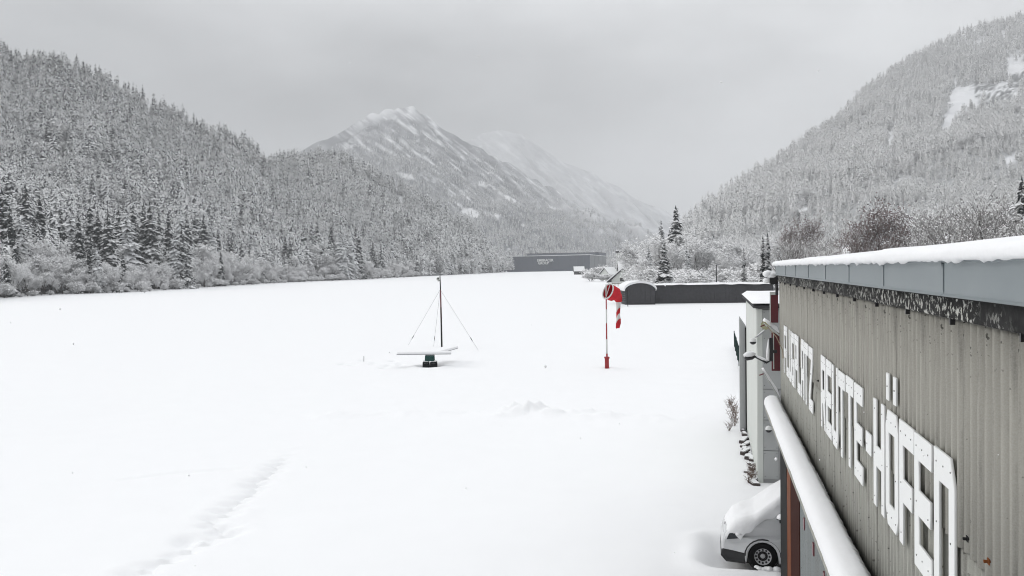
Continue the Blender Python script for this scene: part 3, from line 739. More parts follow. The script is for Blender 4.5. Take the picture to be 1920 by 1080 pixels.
rtree('slim_spruce', 1395, 464, 184, 'short slim dark spruce standing alone left of the hangar roof', zb=0.6, wide=1.6)
rtree('slim_spruce', 1431, 441, 186, 'left one of the two slim dark columnar spruces by the hangar roof', wide=1.35)
rtree('slim_spruce', 1440, 436, 184, 'right and taller of the two slim dark columnar spruces by the hangar roof', wide=1.45)
for x, yt in ((1204, 520), (1260, 520), (1290, 505), (1300, 512), (1310, 508), (1385, 520), (1410, 517), (1422, 520), (1372, 522), (1398, 526), (1445, 520)):
    rtree('bush', x, yt, rt.uniform(185, 210), 'snow-heaped bush behind the roofs of the low sheds', 'bushes behind the sheds', wide=1.2)
for i in range(46):
    x = 1196 + 254 * i / 45.0 + rt.uniform(-3, 3)
    rtree('bush', x, rt.uniform(488, 512), rt.uniform(225, 330), 'tall frosted thicket bush under the trees behind the low sheds', 'thicket behind the low sheds', wide=1.3)
G5 = 'bare snowy trees behind the hangar roof'
for x, yt, Y in ((1470, 440, 200), (1540, 445, 220), (1560, 440, 190), (1585, 430, 230), (1700, 395, 200), (1722, 402, 170), (1745, 380, 190), (1768, 395, 160), (1786, 372, 180), (1812, 372, 130), (1838, 352, 120), (1862, 362, 140), (1880, 380, 110), (1900, 390, 130), (1925, 385, 115), (1955, 380, 120), (1570, 455, 150), (1720, 430, 140), (1755, 425, 130), (1985, 370, 110)):
    rtree('bare', x, yt, Y, 'leafless snow-lined tree behind the right half of the hangar roof' if x > 1690 else 'leafless snow-lined tree behind the left half of the hangar roof', G5, wide=rt.uniform(0.9, 1.3))
for x, yt, Y, lb in ((1490, 398, 230, 'left one of two thin brown-tinged trees above the hangar roof'), (1512, 394, 235, 'right one of two thin brown-tinged trees above the hangar roof'),
                     (1640, 360, 170, 'largest brown-leaved tree above the middle of the hangar roof'), (1668, 368, 172, 'brown-leaved tree right of the largest one above the hangar roof'), (1612, 408, 165, 'small brown-leaved tree above the house gable at the hangar roof')):
    rtree('brown', x, yt, Y, lb, wide=1.05 if x > 1600 else .9)
rtree('spruce', 1916, 328, 120, 'dark snowy spruce at the right edge above the hangar roof', wide=1.0)

# ------------------------------------------------------------------ far buildings
def bar(mb, a, b, w, z0, z1):
    """vertical slab between two ground points"""
    a, b = Vector(a), Vector(b); d = (b - a).normalized(); n = Vector((-d.y, d.x)) * w / 2
    k = len(mb.v); q = [a + n, b + n, b - n, a - n]
    mb.v += [(p.x, p.y, z0) for p in q] + [(p.x, p.y, z1) for p in q]
    for f in ((0, 1, 2, 3), (7, 6, 5, 4), (0, 4, 5, 1), (1, 5, 6, 2), (2, 6, 7, 3), (3, 7, 4, 0)): mb.face(*[k + i for i in f])
def quadblock(mb, q, z0, z1):
    k = len(mb.v); n = len(q); mb.v += [(p[0], p[1], z0) for p in q] + [(p[0], p[1], z1) for p in q]
    mb.face(*range(k, k + n)); mb.face(*reversed(range(k + n, k + 2 * n)))
    for i in range(n):
        j = (i + 1) % n; mb.face(k + i, k + n + i, k + n + j, k + j)
    return mb
def text_mesh(body, size, extrude, mat, width=None, bold=0.0):
    cu = bpy.data.curves.new('lettering', 'FONT'); cu.body = body; cu.size = size; cu.extrude = extrude; cu.resolution_u = 2; cu.align_x = 'LEFT'; cu.offset = bold
    o = bpy.data.objects.new('lettering', cu); COL.objects.link(o); bpy.context.view_layer.update()
    me = bpy.data.meshes.new_from_object(o.evaluated_get(bpy.context.evaluated_depsgraph_get()))
    bpy.data.objects.remove(o); me.materials.clear(); me.materials.append(mat)
    if width:
        xs_ = [v.co.x for v in me.vertices]; k = width / (max(xs_) - min(xs_)); x0 = min(xs_)
        for v in me.vertices: v.co.x = (v.co.x - x0) * k
    return me
A = ground(945, 1205); B = ground(1106, 1130); C_ = ground(1137, 1290); D_ = C_ + (A - B)
zb = zg(1150); HT = 19.5
wh = thing('warehouse', 'long dark blue-grey warehouse with white company lettering at the field end', 'warehouse', B)
def rel(p): return Vector(p) - Vector(B)
def q2(*ps): return [rel(p)[:2] for p in ps]
part('wall', quadblock(MB(), q2(A, B, C_, D_), -1, HT), M['slate'], wh)
# cladding bays of the long front stand a little proud
du = (A - B); un = du.normalized(); nn = Vector((un.y, -un.x, 0)); nn = nn if nn.y < 0 else -nn
nb = 14
for i in range(nb):
    a = un * (du.length * (i + 0.012) / nb) + nn * 0.05; b = un * (du.length * (i + 0.988) / nb) + nn * 0.05
    mb = MB(); bar(mb, a[:2], b[:2], 0.3, 1.6, HT - 0.3); part('cladding_panel', mb, M['slate'], wh)
dv = (C_ - B); vn = dv.normalized(); n2 = Vector((vn.y, -vn.x, 0)); n2 = n2 if n2.x > 0 else -n2
for i in range(4):
    a = vn * (dv.length * (i + 0.02) / 4) + n2 * 0.05; b = vn * (dv.length * (i + 0.98) / 4) + n2 * 0.05
    mb = MB(); bar(mb, a[:2], b[:2], 0.3, 0.5, HT - 0.3); part('cladding_panel', mb, M['slate_light'], wh, label='lighter grey end panel')
part('roof_snow', quadblock(MB(), q2(A, B, C_, D_), HT, HT + 0.7), M['snow'], wh)
A2 = A.lerp(D_, .35).lerp(B.lerp(C_, .35), 0.17); B2 = B.lerp(C_, .5).lerp(A.lerp(D_, .5), 0.0); C2 = C_.copy(); D2 = A.lerp(D_, .98).lerp(B.lerp(C_, .98), .17)
up_ = part('upper_block', quadblock(MB(), q2(A2, B2, C2, D2), HT + .7, HT + 4.2), M['slate'], wh)
part('roof_edge', quadblock(MB(), [Vector(p) * 1.004 for p in q2(A2, B2, C2, D2)], HT + 4.2, HT + 4.7), M['dark_grey'], up_)
yaw = math.atan2(-un.y, -un.x)
for body, px_, py_, wpx in (('EMBRACER', 1008, 490.5, 31), ('GROUP', 1009.5, 495.8, 21)):
    P = at(px_, py_, 1171); wd_ = wpx / FPX * 1171 * 1.15
    tm = text_mesh(body, 4.6, 0.15, M['white'], wd_, 0.09)
    o = part('lettering', tm, None, wh, label='white word ' + body); o.location = rel(P) + nn * 0.6; o.rotation_euler = (R(90), 0, yaw)
P = at(1040, 486.5, 1171); o = part('plus_mark', MB().box(-.25, .25, -.1, .1, -.9, .9).box(-.9, -.25, -.1, .1, -.25, .25).box(.25, .9, -.1, .1, -.25, .25), M['white'], wh); o.location = rel(P) + nn * .5; o.rotation_euler = (0, 0, yaw)
# low walls at its foot
a = ground(866, 1010); b = ground(905, 1040); mb = MB(); bar(mb, (0, 0), (b - a)[:2], 0.6, -.5, 2.0); w_ = thing('field_wall', 'low dark wall with snow on top far left of the warehouse', 'wall', a); part('wall', mb, M['dark_grey'], w_)
mb = MB(); bar(mb, (0, 0), (b - a)[:2], 0.8, 2.0, 2.5); part('snow_cap', mb, M['snow'], w_)
a = ground(905, 1020); b = ground(1106, 1095); mb = MB(); bar(mb, (0, 0), (b - a)[:2], 0.8, -.5, 2.3); w_ = thing('field_wall', 'long low grey wall along the foot of the warehouse', 'wall', a); part('wall', mb, M['slate'], w_)

def gable_house(name, label, cat, x0, x1, Y, wall_h, roof_h, depth, wall, over=0.6, rz=0.0, snow=0.5, zoff=0.0):
    a, b = ground(x0, Y), ground(x1, Y); w = (b - a).length; c = (a + b) / 2; c.z += zoff
    o = thing(name, label, cat, c, rz)
    part('wall', MB().prism([(-w / 2, -1), (w / 2, -1), (w / 2, wall_h), (-w / 2, wall_h)], 'y', 0, depth).prism([(0, wall_h), (depth, wall_h), (depth / 2, wall_h + roof_h)], 'x', -w / 2, w / 2), wall, o)
    for s_ in (-1, 1):
        y0 = depth / 2 + s_ * (depth / 2 + over)
        z0 = wall_h - roof_h * over / (depth / 2)
        part('roof', MB().prism([(depth / 2, wall_h + roof_h + .02), (y0, z0 + .02), (y0, z0 + .27), (depth / 2, wall_h + roof_h + .27)], 'x', -w / 2 - over, w / 2 + over), M['dark_grey'], o)
        part('roof_snow', MB().prism([(depth / 2, wall_h + roof_h + .28), (y0 - .05 * s_, z0 + .28), (y0 - .05 * s_, z0 + .28 + snow), (depth / 2, wall_h + roof_h + .28 + snow)], 'x', -w / 2 - over + .05, w / 2 + over - .05), M['snow'], o)
    return o, w
o, w = gable_house('barn', 'small dark barn with a white snow roof in front of the warehouse', 'barn', 1077, 1095, 760, 2.9, 3.2, 7, M['dark_grey'])
part('door', MB().box(-1.3, 1.3, -.12, -.004, 0, 2.4), M['dark'], o)
o, w = gable_house('farmhouse', 'house with snowed-in roof partly hidden left of the frosted trees', 'house', 1141, 1162, 520, 3.0, 3.5, 9, M['cream'], rz=R(35))
part('door', MB().box(-.6, .6, -.1, -.004, 0, 2.1), M['wood'], o)
for q in (-2.2, 2.2):
    f = part('window', MB().box(q - .6, q + .6, -.08, -.004, 1, 2.2), M['wood'], o); part('pane', MB().box(q - .5, q + .5, -.1, -.084, 1.1, 2.1), M['glass'], f)
o, w = gable_house('shed', 'dark garden shed with snow roof beside the snow-covered hedge near the warehouse', 'shed', 1134, 1148, 600, 4.2, 1.6, 6, M['dark_grey'])
part('door', MB().box(-1, 1, -.12, -.004, 0, 2.2), M['wood'], o)
# steep-roofed house, gable towards the field
gh = thing('gabled_house', 'grey house with long sloping snowy roof edge behind the rail fence', 'house', ground(1163, 400), R(-20))
part('wall', MB().prism([(-4, -1), (5, -1), (5, 3.2), (1.2, 6.2), (-4, 1.6)], 'y', 0, 9), M['cream'], gh)
part('roof', MB().prism([(-6, .4), (1.2, 6.3), (1.2, 6.6), (-6, .7)], 'y', -1.0, 10), M['dark_grey'], gh)
part('roof_snow', MB().prism([(-6.1, .7), (1.2, 6.6), (1.2, 7.1), (-6.1, 1.2)], 'y', -1.0, 10.1), M['snow'], gh)
part('roof', MB().prism([(1.2, 6.3), (6.5, 2.6), (6.5, 2.9), (1.2, 6.6)], 'y', -1.0, 10), M['dark_grey'], gh)
part('roof_snow', MB().prism([(1.2, 6.6), (6.6, 2.9), (6.6, 3.4), (1.2, 7.1)], 'y', -1.1, 10.1), M['snow'], gh)
f = part('window', MB().box(-.2, 1.6, -.1, -.004, 1.0, 2.4), M['wood'], gh); part('pane', MB().box(-.1, 1.5, -.13, -.104, 1.1, 2.3), M['glass'], f)
part('door', MB().box(2.6, 3.7, -.1, -.004, 0, 2.1), M['dark'], gh)
# hose tower
tw = thing('tower', 'slim white tower with dark flat roof rising above the frosted trees', 'tower', ground(1170, 520), R(8))
hw = 3.0
part('shaft', MB().box(-hw, hw, 0, 5, -1, 9.5), M['cream'], tw)
for q in (-hw, hw - 1.5): part('corner_pier', MB().box(q, q + 1.5, 0, 1.5, 9.5, 15.2), M['cream'], tw); part('corner_pier', MB().box(q, q + 1.5, 3.5, 5, 9.5, 15.2), M['cream'], tw)
part('louvre', MB().box(-hw + 1.5, hw - 1.5, .4, 4.6, 9.5, 15.2), M['slate_light'], tw)
part('roof', MB().box(-hw - .5, hw + .6, -.5, 5.5, 15.2, 16.4), M['dark_grey'], tw); part('roof_snow', MB().box(-hw - .3, hw + .4, -.3, 5.3, 16.4, 16.8), M['snow'], tw)
o, w = gable_house('annexe_house', 'white snow-roofed wing at the foot of the slim tower', 'house', 1161, 1181, 500, 5.5, 4.0, 7, M['cream'], snow=.7)
f = part('window', MB().box(-.8, .8, -.1, -.004, 2, 3.4), M['wood'], o); part('pane', MB().box(-.7, .7, -.13, -.104, 2.1, 3.3), M['glass'], f)
for x, yt, lb in ((1125, 496, 'large rounded snow-covered bush right of the small barn'), (1108, 510, 'low snowy bush nearest the small barn'), (1138, 512, 'low snowy bush left of the sloping house roof'), (1128, 514, 'knee-high snowy bush in front of the rounded bush')):
    rtree('bush', x, yt, 600 if yt < 500 else 480, lb, wide=2.0)
# rail fence
a = ground(1141, 340); b = ground(1182, 340); rf = thing('rail_fence', 'pale wooden rail fence in front of the sloping house roof', 'fence', a); ln_ = (b - a).length
for i in range(8):
    part('post', MB().box(i * ln_ / 7 - .07, i * ln_ / 7 + .07, -.07, .07, -.3, 1.35), M['wood'], rf)
for z in (.4, .85): part('rail', MB().box(-.1, ln_ + .1, -.13, -.075, z, z + .14), M['wood'], rf)
part('snow_cap', MB().box(-.1, ln_ + .1, -.12, .1, 1.36, 1.46), M['snow'], rf)

# low sheds at the edge of the apron
ar = ground(1200, 168); AR = thing('arched_shed', 'low shed with a curved snow-covered roof behind the windsock', 'shed', ar)
wA = 2.75; prof = [(wA * math.cos(a_), 2.5 + 1.45 * math.sin(a_)) for a_ in np.linspace(math.pi, 0, 15)]
part('wall', MB().prism([(-wA, -1)] + [(-wA + .001, 2.5)] + prof[1:-1] + [(wA, 2.5), (wA, -1)], 'y', 0, 9), M['dark_grey'], AR)
for i in range(6):
    q = -wA + .15 + i * 0.9; zt = 2.5 + 1.45 * math.sqrt(max(0, 1 - ((q + .42) / wA) ** 2)) - .35
    part('door_panel', MB().box(q, q + .84, -.08, -.004, .1, max(2.4, zt)), M['dark_grey'], AR)
part('roof_snow', MB().prism([(x * 1.06, z + .03) for x, z in prof] + [(x * 1.1, z + .42) for x, z in reversed(prof)], 'y', -.35, 9.3), M['snow'], AR)
fs = ground(1228, 172); fe = ground(1449, 172); FS = thing('long_shed', 'long low dark grey flat-roofed shed left of the hangar', 'shed', fs, math.atan2((fe - fs).y, (fe - fs).x)); ln_ = (fe - fs).length
part('wall', MB().box(0, ln_, 0, 7, -1, 3.35), M['dark_grey'], FS)
i = 0; x = .05
while x < ln_ - .5:
    part('board', MB().box(x, x + .66, -.07, -.004, .05, 3.2), M['dark_grey'], FS); x += .7
hs_, ns_ = 40, 9
P = [[(ln_ * i / hs_ * 1.01 - .1, -.4 + 7.8 * j / (ns_ - 1), 3.42 + .22 * math.sin(math.pi * min(1, max(0, j / (ns_ - 1)))) ** .4 + .22 * float(noise(i * .35, j * .3, 6)) + (.0 if 0 < j < ns_ - 1 else -.06)) for i in range(hs_ + 1)] for j in range(ns_)]
part('roof_snow', MB().grid(P), M['snow'], FS, smooth=True)
part('roof', MB().box(-.15, ln_ + .1, -.3, 7.3, 3.35, 3.45), M['dark_grey'], FS)
rk = thing('timber_rack', 'rack of dark snow-lined poles beside the curved-roof shed', 'rack', ground(1168, 160), R(15))
for i in range(5):
    part('pole', MB().tube([(-1.0, 0, .9 + i * .32), (1.1, .6, 1.15 + i * .38)], .035, 6), M['dark'], rk)
for q in (-.9, .9): part('upright', MB().box(q - .05, q + .05, .05, .15, -.2, 3.0), M['dark'], rk)
lp = thing('lamp_post', 'dark slim lamp post rising behind the long low shed', 'lamp post', ground(1343, 185))
ztop = at(1343, 497, 185).z
part('pole', MB().tube([(0, 0, -.3), (0, 0, ztop)], [.14, .11], 8), M['dark_grey'], lp); part('lamp_head', MB().box(-.1, .75, -.12, .12, ztop, ztop + .13), M['dark_grey'], lp); part('snow_cap', MB().box(-.1, .75, -.11, .11, ztop + .13, ztop + .22), M['snow'], lp)
hr = ground(1606, 190); HR = thing('roadside_house', 'house with a small snowy dormer among the brown-leaved trees', 'house', hr, R(10))
zt = at(1600, 474, 190).z
part('wall', MB().box(-3.4, 3.4, 0, 7, -1, zt - 1.2), M['wood'], HR); part('roof', MB().prism([(-4, zt - 1.3), (4, zt - 1.3), (0, zt + 1.0)], 'y', -.6, 7.5), M['wood'], HR)
part('roof_snow', MB().prism([(-4.1, zt - 1.28), (0, zt + 1.02), (0, zt + 1.35), (-4.2, zt - .95)], 'y', -.6, 7.5), M['snow'], HR); part('roof_snow', MB().prism([(4.1, zt - 1.28), (0, zt + 1.02), (0, zt + 1.35), (4.2, zt - .95)], 'y', -.6, 7.5), M['snow'], HR)

# ------------------------------------------------------------------ the hangar
WN = 1.76; S1 = 24.8; S0 = -6.0           # wall plane, far corner, near end
LEDGE = 3.22; LAP = 4.77; EAVE = 6.43
hg = hthing('hangar', 'hangar with beige-grey corrugated front, blue-grey eaves and snow on its roof', 'hangar', WN, S1)
def hp(name, mb, mat, **k):
    mb.v = [(a - WN, b - S1, c) for a, b, c in mb.v]; return part(name, mb, mat, k.pop('parent', hg), **k)
PER = 0.17; SH = 7 * PER
def sheet_mesh(z0, z1, off, mat, amp=0.08):
    mb = MB(); npt = 8 * 7
    rows_f, rows_b = [], []
    front = [(off + amp * (0.5 - 0.5 * math.cos(2 * math.pi * i / 8)) , i * SH / npt) for i in range(npt + 1)]
    b = 0
    for z in (z0, z1):
        for n_, s_ in front: mb.v.append((n_, s_, z))
    for z in (z0, z1):
        for n_, s_ in front: mb.v.append((n_ + .007, s_, z))
    k = npt + 1
    for i in range(npt):
        mb.face(i, i + 1, k + i + 1, k + i); mb.face(2 * k + i, 3 * k + i, 3 * k + i + 1, 2 * k + i + 1)
        mb.face(i, 2 * k + i, 2 * k + i + 1, i + 1); mb.face(k + i, k + i + 1, 3 * k + i + 1, 3 * k + i)
    return mb.mesh('corrugated_sheet', mat, smooth=True, fix=False)
up_mesh = [sheet_mesh(LAP - .03, EAVE + .02, -.024, M['corr'])]
lo_mesh = [sheet_mesh(LEDGE - .02, LAP + .1, 0.0, M['corr2'])]
nsh = int((S1 - S0) / SH)
for i in range(nsh):
    s_ = S1 - (i + 1) * SH
    part('corrugated_sheet', up_mesh[0], None, hg, loc=(rt.uniform(-.002, .002), s_ - S1, rt.uniform(-.012, .012)))
    part('corrugated_sheet', lo_mesh[0], None, hg, loc=(rt.uniform(-.002, .002), s_ - S1, 0))
Sn = S1 - nsh * SH
# shell behind the sheets
hp('wall', MB().box(WN + .07, WN + .18, Sn, S1 - .02, LEDGE, EAVE + .3), M['dark_grey'])
hp('wall', MB().box(WN + .03, WN + .18, Sn, 15.2, -.5, LEDGE - .01), M['dark_grey'])
hp('end_wall', MB().box(WN + .2, 15, S1 - .2, S1 - .02, -.5, EAVE + .3), M['corr2'])
hp('end_wall', MB().box(WN + .2, 15, Sn + .02, Sn + .2, -.5, EAVE + .3), M['corr2'])
hp('back_wall', MB().box(15, 15.2, Sn, S1, -.5, EAVE + .3), M['corr2'])
hp('floor', MB().box(WN - .2, 15, Sn + .2, S1 - .2, -.3, .02), M['grey_panel2'])
# eaves
hp('fascia_board', MB().box(1.70, WN + .03, Sn, S1 - .02, 6.40, 6.62), M['flaked'], bevel=.006)
x = S1 - .35
first = True
edges = [24.4, 21.14, 18.64, 16.23, 13.85, 11.55, 9.3, 7.0, 4.7, 2.4, .1, -2.2, -4.5, Sn]
for a_, b_ in zip(edges[:-1], edges[1:]):
    mb = MB().prism([(1.62, 6.59), (1.60, 6.575), (1.607, 6.57), (1.632, 6.59), (1.632, 6.80), (1.607, 6.815), (1.607, 6.835), (1.72, 6.835), (1.72, 6.825), (1.62, 6.825), (1.62, 6.80)], 'y', b_ + .006, a_ - .006)
    f = hp('flashing', mb, M['flash'])
    mb = MB().box(1.612, 1.6195, b_ - .018, b_ + .018, 6.60, 6.80); hp('seam_strip', mb, M['flash'])
hp('soffit', MB().box(1.633, 1.699, Sn, S1 - .3, 6.56, 6.60), M['dark'])
for i in range(13):
    s_ = 24.2 - i * 1.55
    hp('bracket', MB().box(1.70, 1.735, s_, s_ + .022, 6.355, 6.405), M['black'])
# roof and its snow
hp('roof', MB().prism([(1.74, 6.70), (1.74, 6.82), (8.4, 7.38), (15.6, 6.80), (15.6, 6.68), (8.4, 7.25)], 'y', Sn - .2, S1 - .05), M['grey_panel2'])
rows = []
SS = np.arange(Sn - .2, S1 + .02, .06)
for s_ in SS:
    ed = min(1.0, max(0.0, (S1 + .02 - s_) / .25)) ** .5
    n1 = float(fbm(s_ * 1.1, 3.0, 12, 4)) - .5; n2_ = float(noise(s_ * 6, 1.0, 13)) - .5; n3 = float(noise(s_ * 13, 1.0, 14)) - .5
    th = (.10 + .06 * n1) * (.25 + .75 * ed)
    lip = 1.60 - .02 - .03 * n1
    drop = .012 + .05 * max(0, n2_) + .045 * max(0, n3)
    pr = [(1.70, 6.838), (lip + .03, 6.838), (lip + .012 + .012 * n3, 6.838 - drop * .6), (lip - .012 + .015 * n3, 6.836 - drop), (lip - .03 + .012 * n2_, 6.85 + .01 * n3), (lip - .034, 6.838 + th * .38), (lip - .012, 6.838 + th * .7), (lip + .05, 6.838 + th * .93), (lip + .16, 6.838 + th * 1.02), (lip + .5, 6.86 + th), (3.2, 6.975 + th), (5.5, 7.16 + th + .03 * n1), (8.4, 7.40 + th), (15.7, 6.84 + th), (15.7, 6.80)]
    rows.append([(a, s_, b) for a, b in pr])
mb = MB().grid(rows); hp('roof_snow', mb, M['roof_snow'], smooth=True)
mb = MB(); mb.v = list(rows[-1]); mb.face(*range(len(rows[-1]))); hp('roof_snow', mb, M['roof_snow'])
# door track cover (ledge) and the roll of snow on it
hp('door_track_cover', MB().box(1.36, WN - .03, Sn, S1 + .0, LEDGE - .22, LEDGE - .03), M['corr2'])
rows = []
for s_ in np.arange(Sn, S1 + .2, .05):
    e_ = max(0.0, min(1.0, (S1 + .18 - s_) / .3)); ed = math.sqrt(1 - (1 - e_) ** 2)
    n1 = float(fbm(s_ * .9, 7.0, 16, 4)) - .5; n3 = float(noise(s_ * 9, 2.0, 17)) - .5; wv_ = .5 + .5 * math.cos(2 * math.pi * (S1 - s_) / PER)
    c0, r_, hh = 1.545, .215 * (.35 + .65 * ed) + .03 * n1, (.205 + .07 * n1) * (.25 + .75 * ed)
    pr = []
    for k in range(15):
        a_ = math.pi * 1.12 - k / 14 * math.pi * 1.24
        cx, cz = math.cos(a_), math.sin(a_)
        n_ = c0 + r_ * np.sign(cx) * abs(cx) ** .8 * (1.0); z_ = LEDGE - .03 + hh * np.sign(cz) * abs(cz) ** .75 * (1 if cz > 0 else .5)
        if cx > 0.35: n_ += (-.03 - .055 * (1 - wv_)) * min(1, (cx - .35) * 2) + .012 * n3
        pr.append((min(n_, WN - .012), s_, z_ + .012 * n3 * (k % 3)))
    rows.append(pr)
hp('ledge_snow', MB().grid(rows), M['roof_snow'], smooth=True)
mb = MB(); mb.v = list(rows[-1]); mb.face(*range(len(rows[-1]))); hp('ledge_snow', mb, M['roof_snow'])
# sliding door leaf (closed part of the opening)
DN = 1.40; DE = 19.82
dr = hthing('sliding_door', 'grey corrugated sliding hangar door with brown timber edge', 'door', DN, DE)
def dp(name, mb, mat, **k):
    mb.v = [(a - DN, b - DE, c) for a, b, c in mb.v]; return part(name, mb, mat, k.pop('parent', dr), **k)
dp('edge_frame', MB().box(DN - .01, DN + .10, DE - 1.6, DE + .06, .03, LEDGE - .23), M['dark'], bevel=.006)
dp('edge_board', MB().box(DN - .004, DN + .09, DE - 2.4, DE - 1.61, .03, LEDGE - .23), M['orange_wood'])
dp('edge_board', MB().box(DN - .002, DN + .09, DE - 4.1, DE - 2.42, .03, LEDGE - .23), M['rust_brown'], label='wide dark brown edge board')
k_ = 0
s_ = DE - 4.12
while s_ > Sn:
    w_ = .95; a_ = max(Sn, s_ - w_)
    mb = MB(); npt = 14; fr = []
    for i in range(npt + 1):
        ss = s_ - (s_ - a_) * i / npt; fr.append((DN + .012 + (.016 if (i // 2) % 2 else 0), ss))
    for z in (.05, LEDGE - .24):
        mb.v += [(a, b, z) for a, b in fr]
    k2 = npt + 1
    for i in range(npt): mb.face(i, i + 1, k2 + i + 1, k2 + i)
    dp('door_sheet', mb, M['door_panel'], fix=False)
    s_ = a_ - .004
dp('door_core', MB().box(DN + .04, DN + .09, Sn, DE - 4.1, .05, LEDGE - .24), M['dark_grey'])
for s_ in (14.96, 13.65, 12.35, 11.05, 9.75, 8.45):
    dp('slot', MB().box(DN - .002, DN + .03, s_ - .07, s_ + .07, 2.62, 2.79), M['maroon'])
for s_, z in ((14.2, 1.5), (11.9, 1.7)): dp('slot', MB().box(DN - .002, DN + .03, s_ - .04, s_ + .04, z, z + .16), M['maroon'])

# ------------------------------------------------------------------ lettering boards
LW, LHt, T, BH = .60, 1.15, .155, .215
def cut(*p): return list(p)
c_ = .10
GL = {
 'F': ([(0, 0), (T, 0), (T, .40), (.52, .40), (.52, .40 + BH), (T, .40 + BH), (T, LHt - BH), (LW, LHt - BH), (LW, LHt), (0, LHt)], []),
 'L': ([(0, 0), (LW, 0), (LW, BH), (T, BH), (T, LHt), (0, LHt)], []),
 'U': ([(c_, 0), (LW - c_, 0), (LW, c_ * 1.6), (LW, LHt), (LW - T, LHt), (LW - T, BH), (T, BH), (T, LHt), (0, LHt), (0, c_ * 1.6)], []),
 'G': ([(c_, 0), (LW, 0), (LW, .58), (.30, .58), (.30, .42), (LW - T, .42), (LW - T, BH), (T, BH), (T, LHt - BH), (LW, LHt - BH), (LW, LHt), (c_, LHt), (0, LHt - c_ * 1.6), (0, c_ * 1.6)], []),
 'P': ([(0, 0), (T, 0), (T, .42), (LW, .42), (LW, LHt - c_ * 1.4), (LW - c_, LHt), (0, LHt)], [[(T, .42 + BH), (LW - T, .42 + BH), (LW - T, LHt - BH), (T, LHt - BH)]]),
 'A': ([(0, 0), (T, 0), (T, .36), (LW - T, .36), (LW - T, 0), (LW, 0), (LW, LHt - c_ * 1.4), (LW - c_, LHt), (c_, LHt), (0, LHt - c_ * 1.4)], [[(T, .36 + BH), (LW - T, .36 + BH), (LW - T, LHt - BH), (T, LHt - BH)]]),
 'T': ([(.22, 0), (.22 + T, 0), (.22 + T, LHt - BH), (LW, LHt - BH), (LW, LHt), (0, LHt), (0, LHt - BH), (.22, LHt - BH)], []),
 'Z': ([(0, 0), (LW, 0), (LW, BH), (.2, BH), (LW, LHt - BH - .06), (LW, LHt), (0, LHt), (0, LHt - BH), (.40, LHt - BH), (0, BH + .06)], []),
 'R': ([(0, 0), (T, 0), (T, .40), (.28, .40), (LW - T, 0), (LW, 0), (LW - .12, .42), (LW, .52), (LW, LHt - c_ * 1.4), (LW - c_, LHt), (0, LHt)], [[(T, .40 + BH), (LW - T, .40 + BH), (LW - T, LHt - BH), (T, LHt - BH)]]),
 'E': ([(0, 0), (LW, 0), (LW, BH), (T, BH), (T, .46), (LW - .04, .46), (LW - .04, .46 + BH), (T, .46 + BH), (T, LHt - BH), (LW, LHt - BH), (LW, LHt), (0, LHt)], []),
 '-': ([(0, .47), (.34, .47), (.34, .70), (0, .70)], []),
 'H': ([(0, 0), (T, 0), (T, .44), (LW - T, .44), (LW - T, 0), (LW, 0), (LW, LHt), (LW - T, LHt), (LW - T, .44 + BH), (T, .44 + BH), (T, LHt), (0, LHt)], []),
 'Ö': ([(c_, 0), (LW - c_, 0), (LW, c_ * 1.6), (LW, LHt - c_ * 1.6), (LW - c_, LHt), (c_, LHt), (0, LHt - c_ * 1.6), (0, c_ * 1.6)], [[(T, BH), (LW - T, BH), (LW - T, LHt - BH), (T, LHt - BH)]]),
 'N': ([(0, 0), (T, 0), (T, LHt - BH * 1.1), (LW - T, LHt - BH * 1.1), (LW - T, 0), (LW, 0), (LW, LHt - c_ * 2), (LW - c_ * 1.2, LHt), (0, LHt)], []),
}
def board_mesh(outer, holes, th):
    cu = bpy.data.curves.new('letter', 'CURVE'); cu.dimensions = '2D'; cu.fill_mode = 'BOTH'; cu.extrude = th / 2; cu.bevel_depth = 0.003; cu.bevel_resolution = 0
    for pl in [outer] + holes:
        sp = cu.splines.new('POLY'); sp.points.add(len(pl) - 1); sp.use_cyclic_u = True
        for p_, q in zip(sp.points, pl): p_.co = (q[0], q[1], 0, 1)
    o = bpy.data.objects.new('letter', cu); COL.objects.link(o); bpy.context.view_layer.update()
    me = bpy.data.meshes.new_from_object(o.evaluated_get(bpy.context.evaluated_depsgraph_get())); bpy.data.objects.remove(o)
    bm = bmesh.new(); bm.from_mesh(me)
    for v in bm.verts: x, y, z = v.co; v.co = (-z, -x, y)
    bmesh.ops.recalc_face_normals(bm, faces=bm.faces[:]); bm.to_mesh(me); bm.free()
    me.materials.clear(); me.materials.append(M['board']); return me
t = NT('white_sign_board', 0.45); co = t.coord()
t.col(t.mix(t.ramp(t.noise(co, 3, 5, .6, (1, 1, .3)), .5, .8, 0, .25), (0.80, 0.81, 0.80), (0.60, 0.61, 0.58))); M['board'] = t.m
LN = WN - .034; LZ = 4.20
sg = hthing('lettering_sign', 'white block lettering FLUGPLATZ REUTTE-HÖFEN on the corrugated hangar wall', 'sign', LN, 23.1, LZ)
screw = MB().tube([(-.003, 0, 0), (.012, 0, 0)], .0075, 6).mesh('screw', M['dark'])
cache = {}
def inside(px_, py_, poly):
    r = False; n = len(poly)
    for i in range(n):
        (x1, y1), (x2, y2) = poly[i], poly[(i + 1) % n]
        if (y1 > py_) != (y2 > py_) and px_ < (x2 - x1) * (py_ - y1) / (y2 - y1) + x1: r = not r
    return r
SCREWS = [(.08, .10), (.08, .57), (.08, 1.05), (.50, .10), (.50, .52), (.50, 1.05), (.29, .11), (.29, 1.05)]
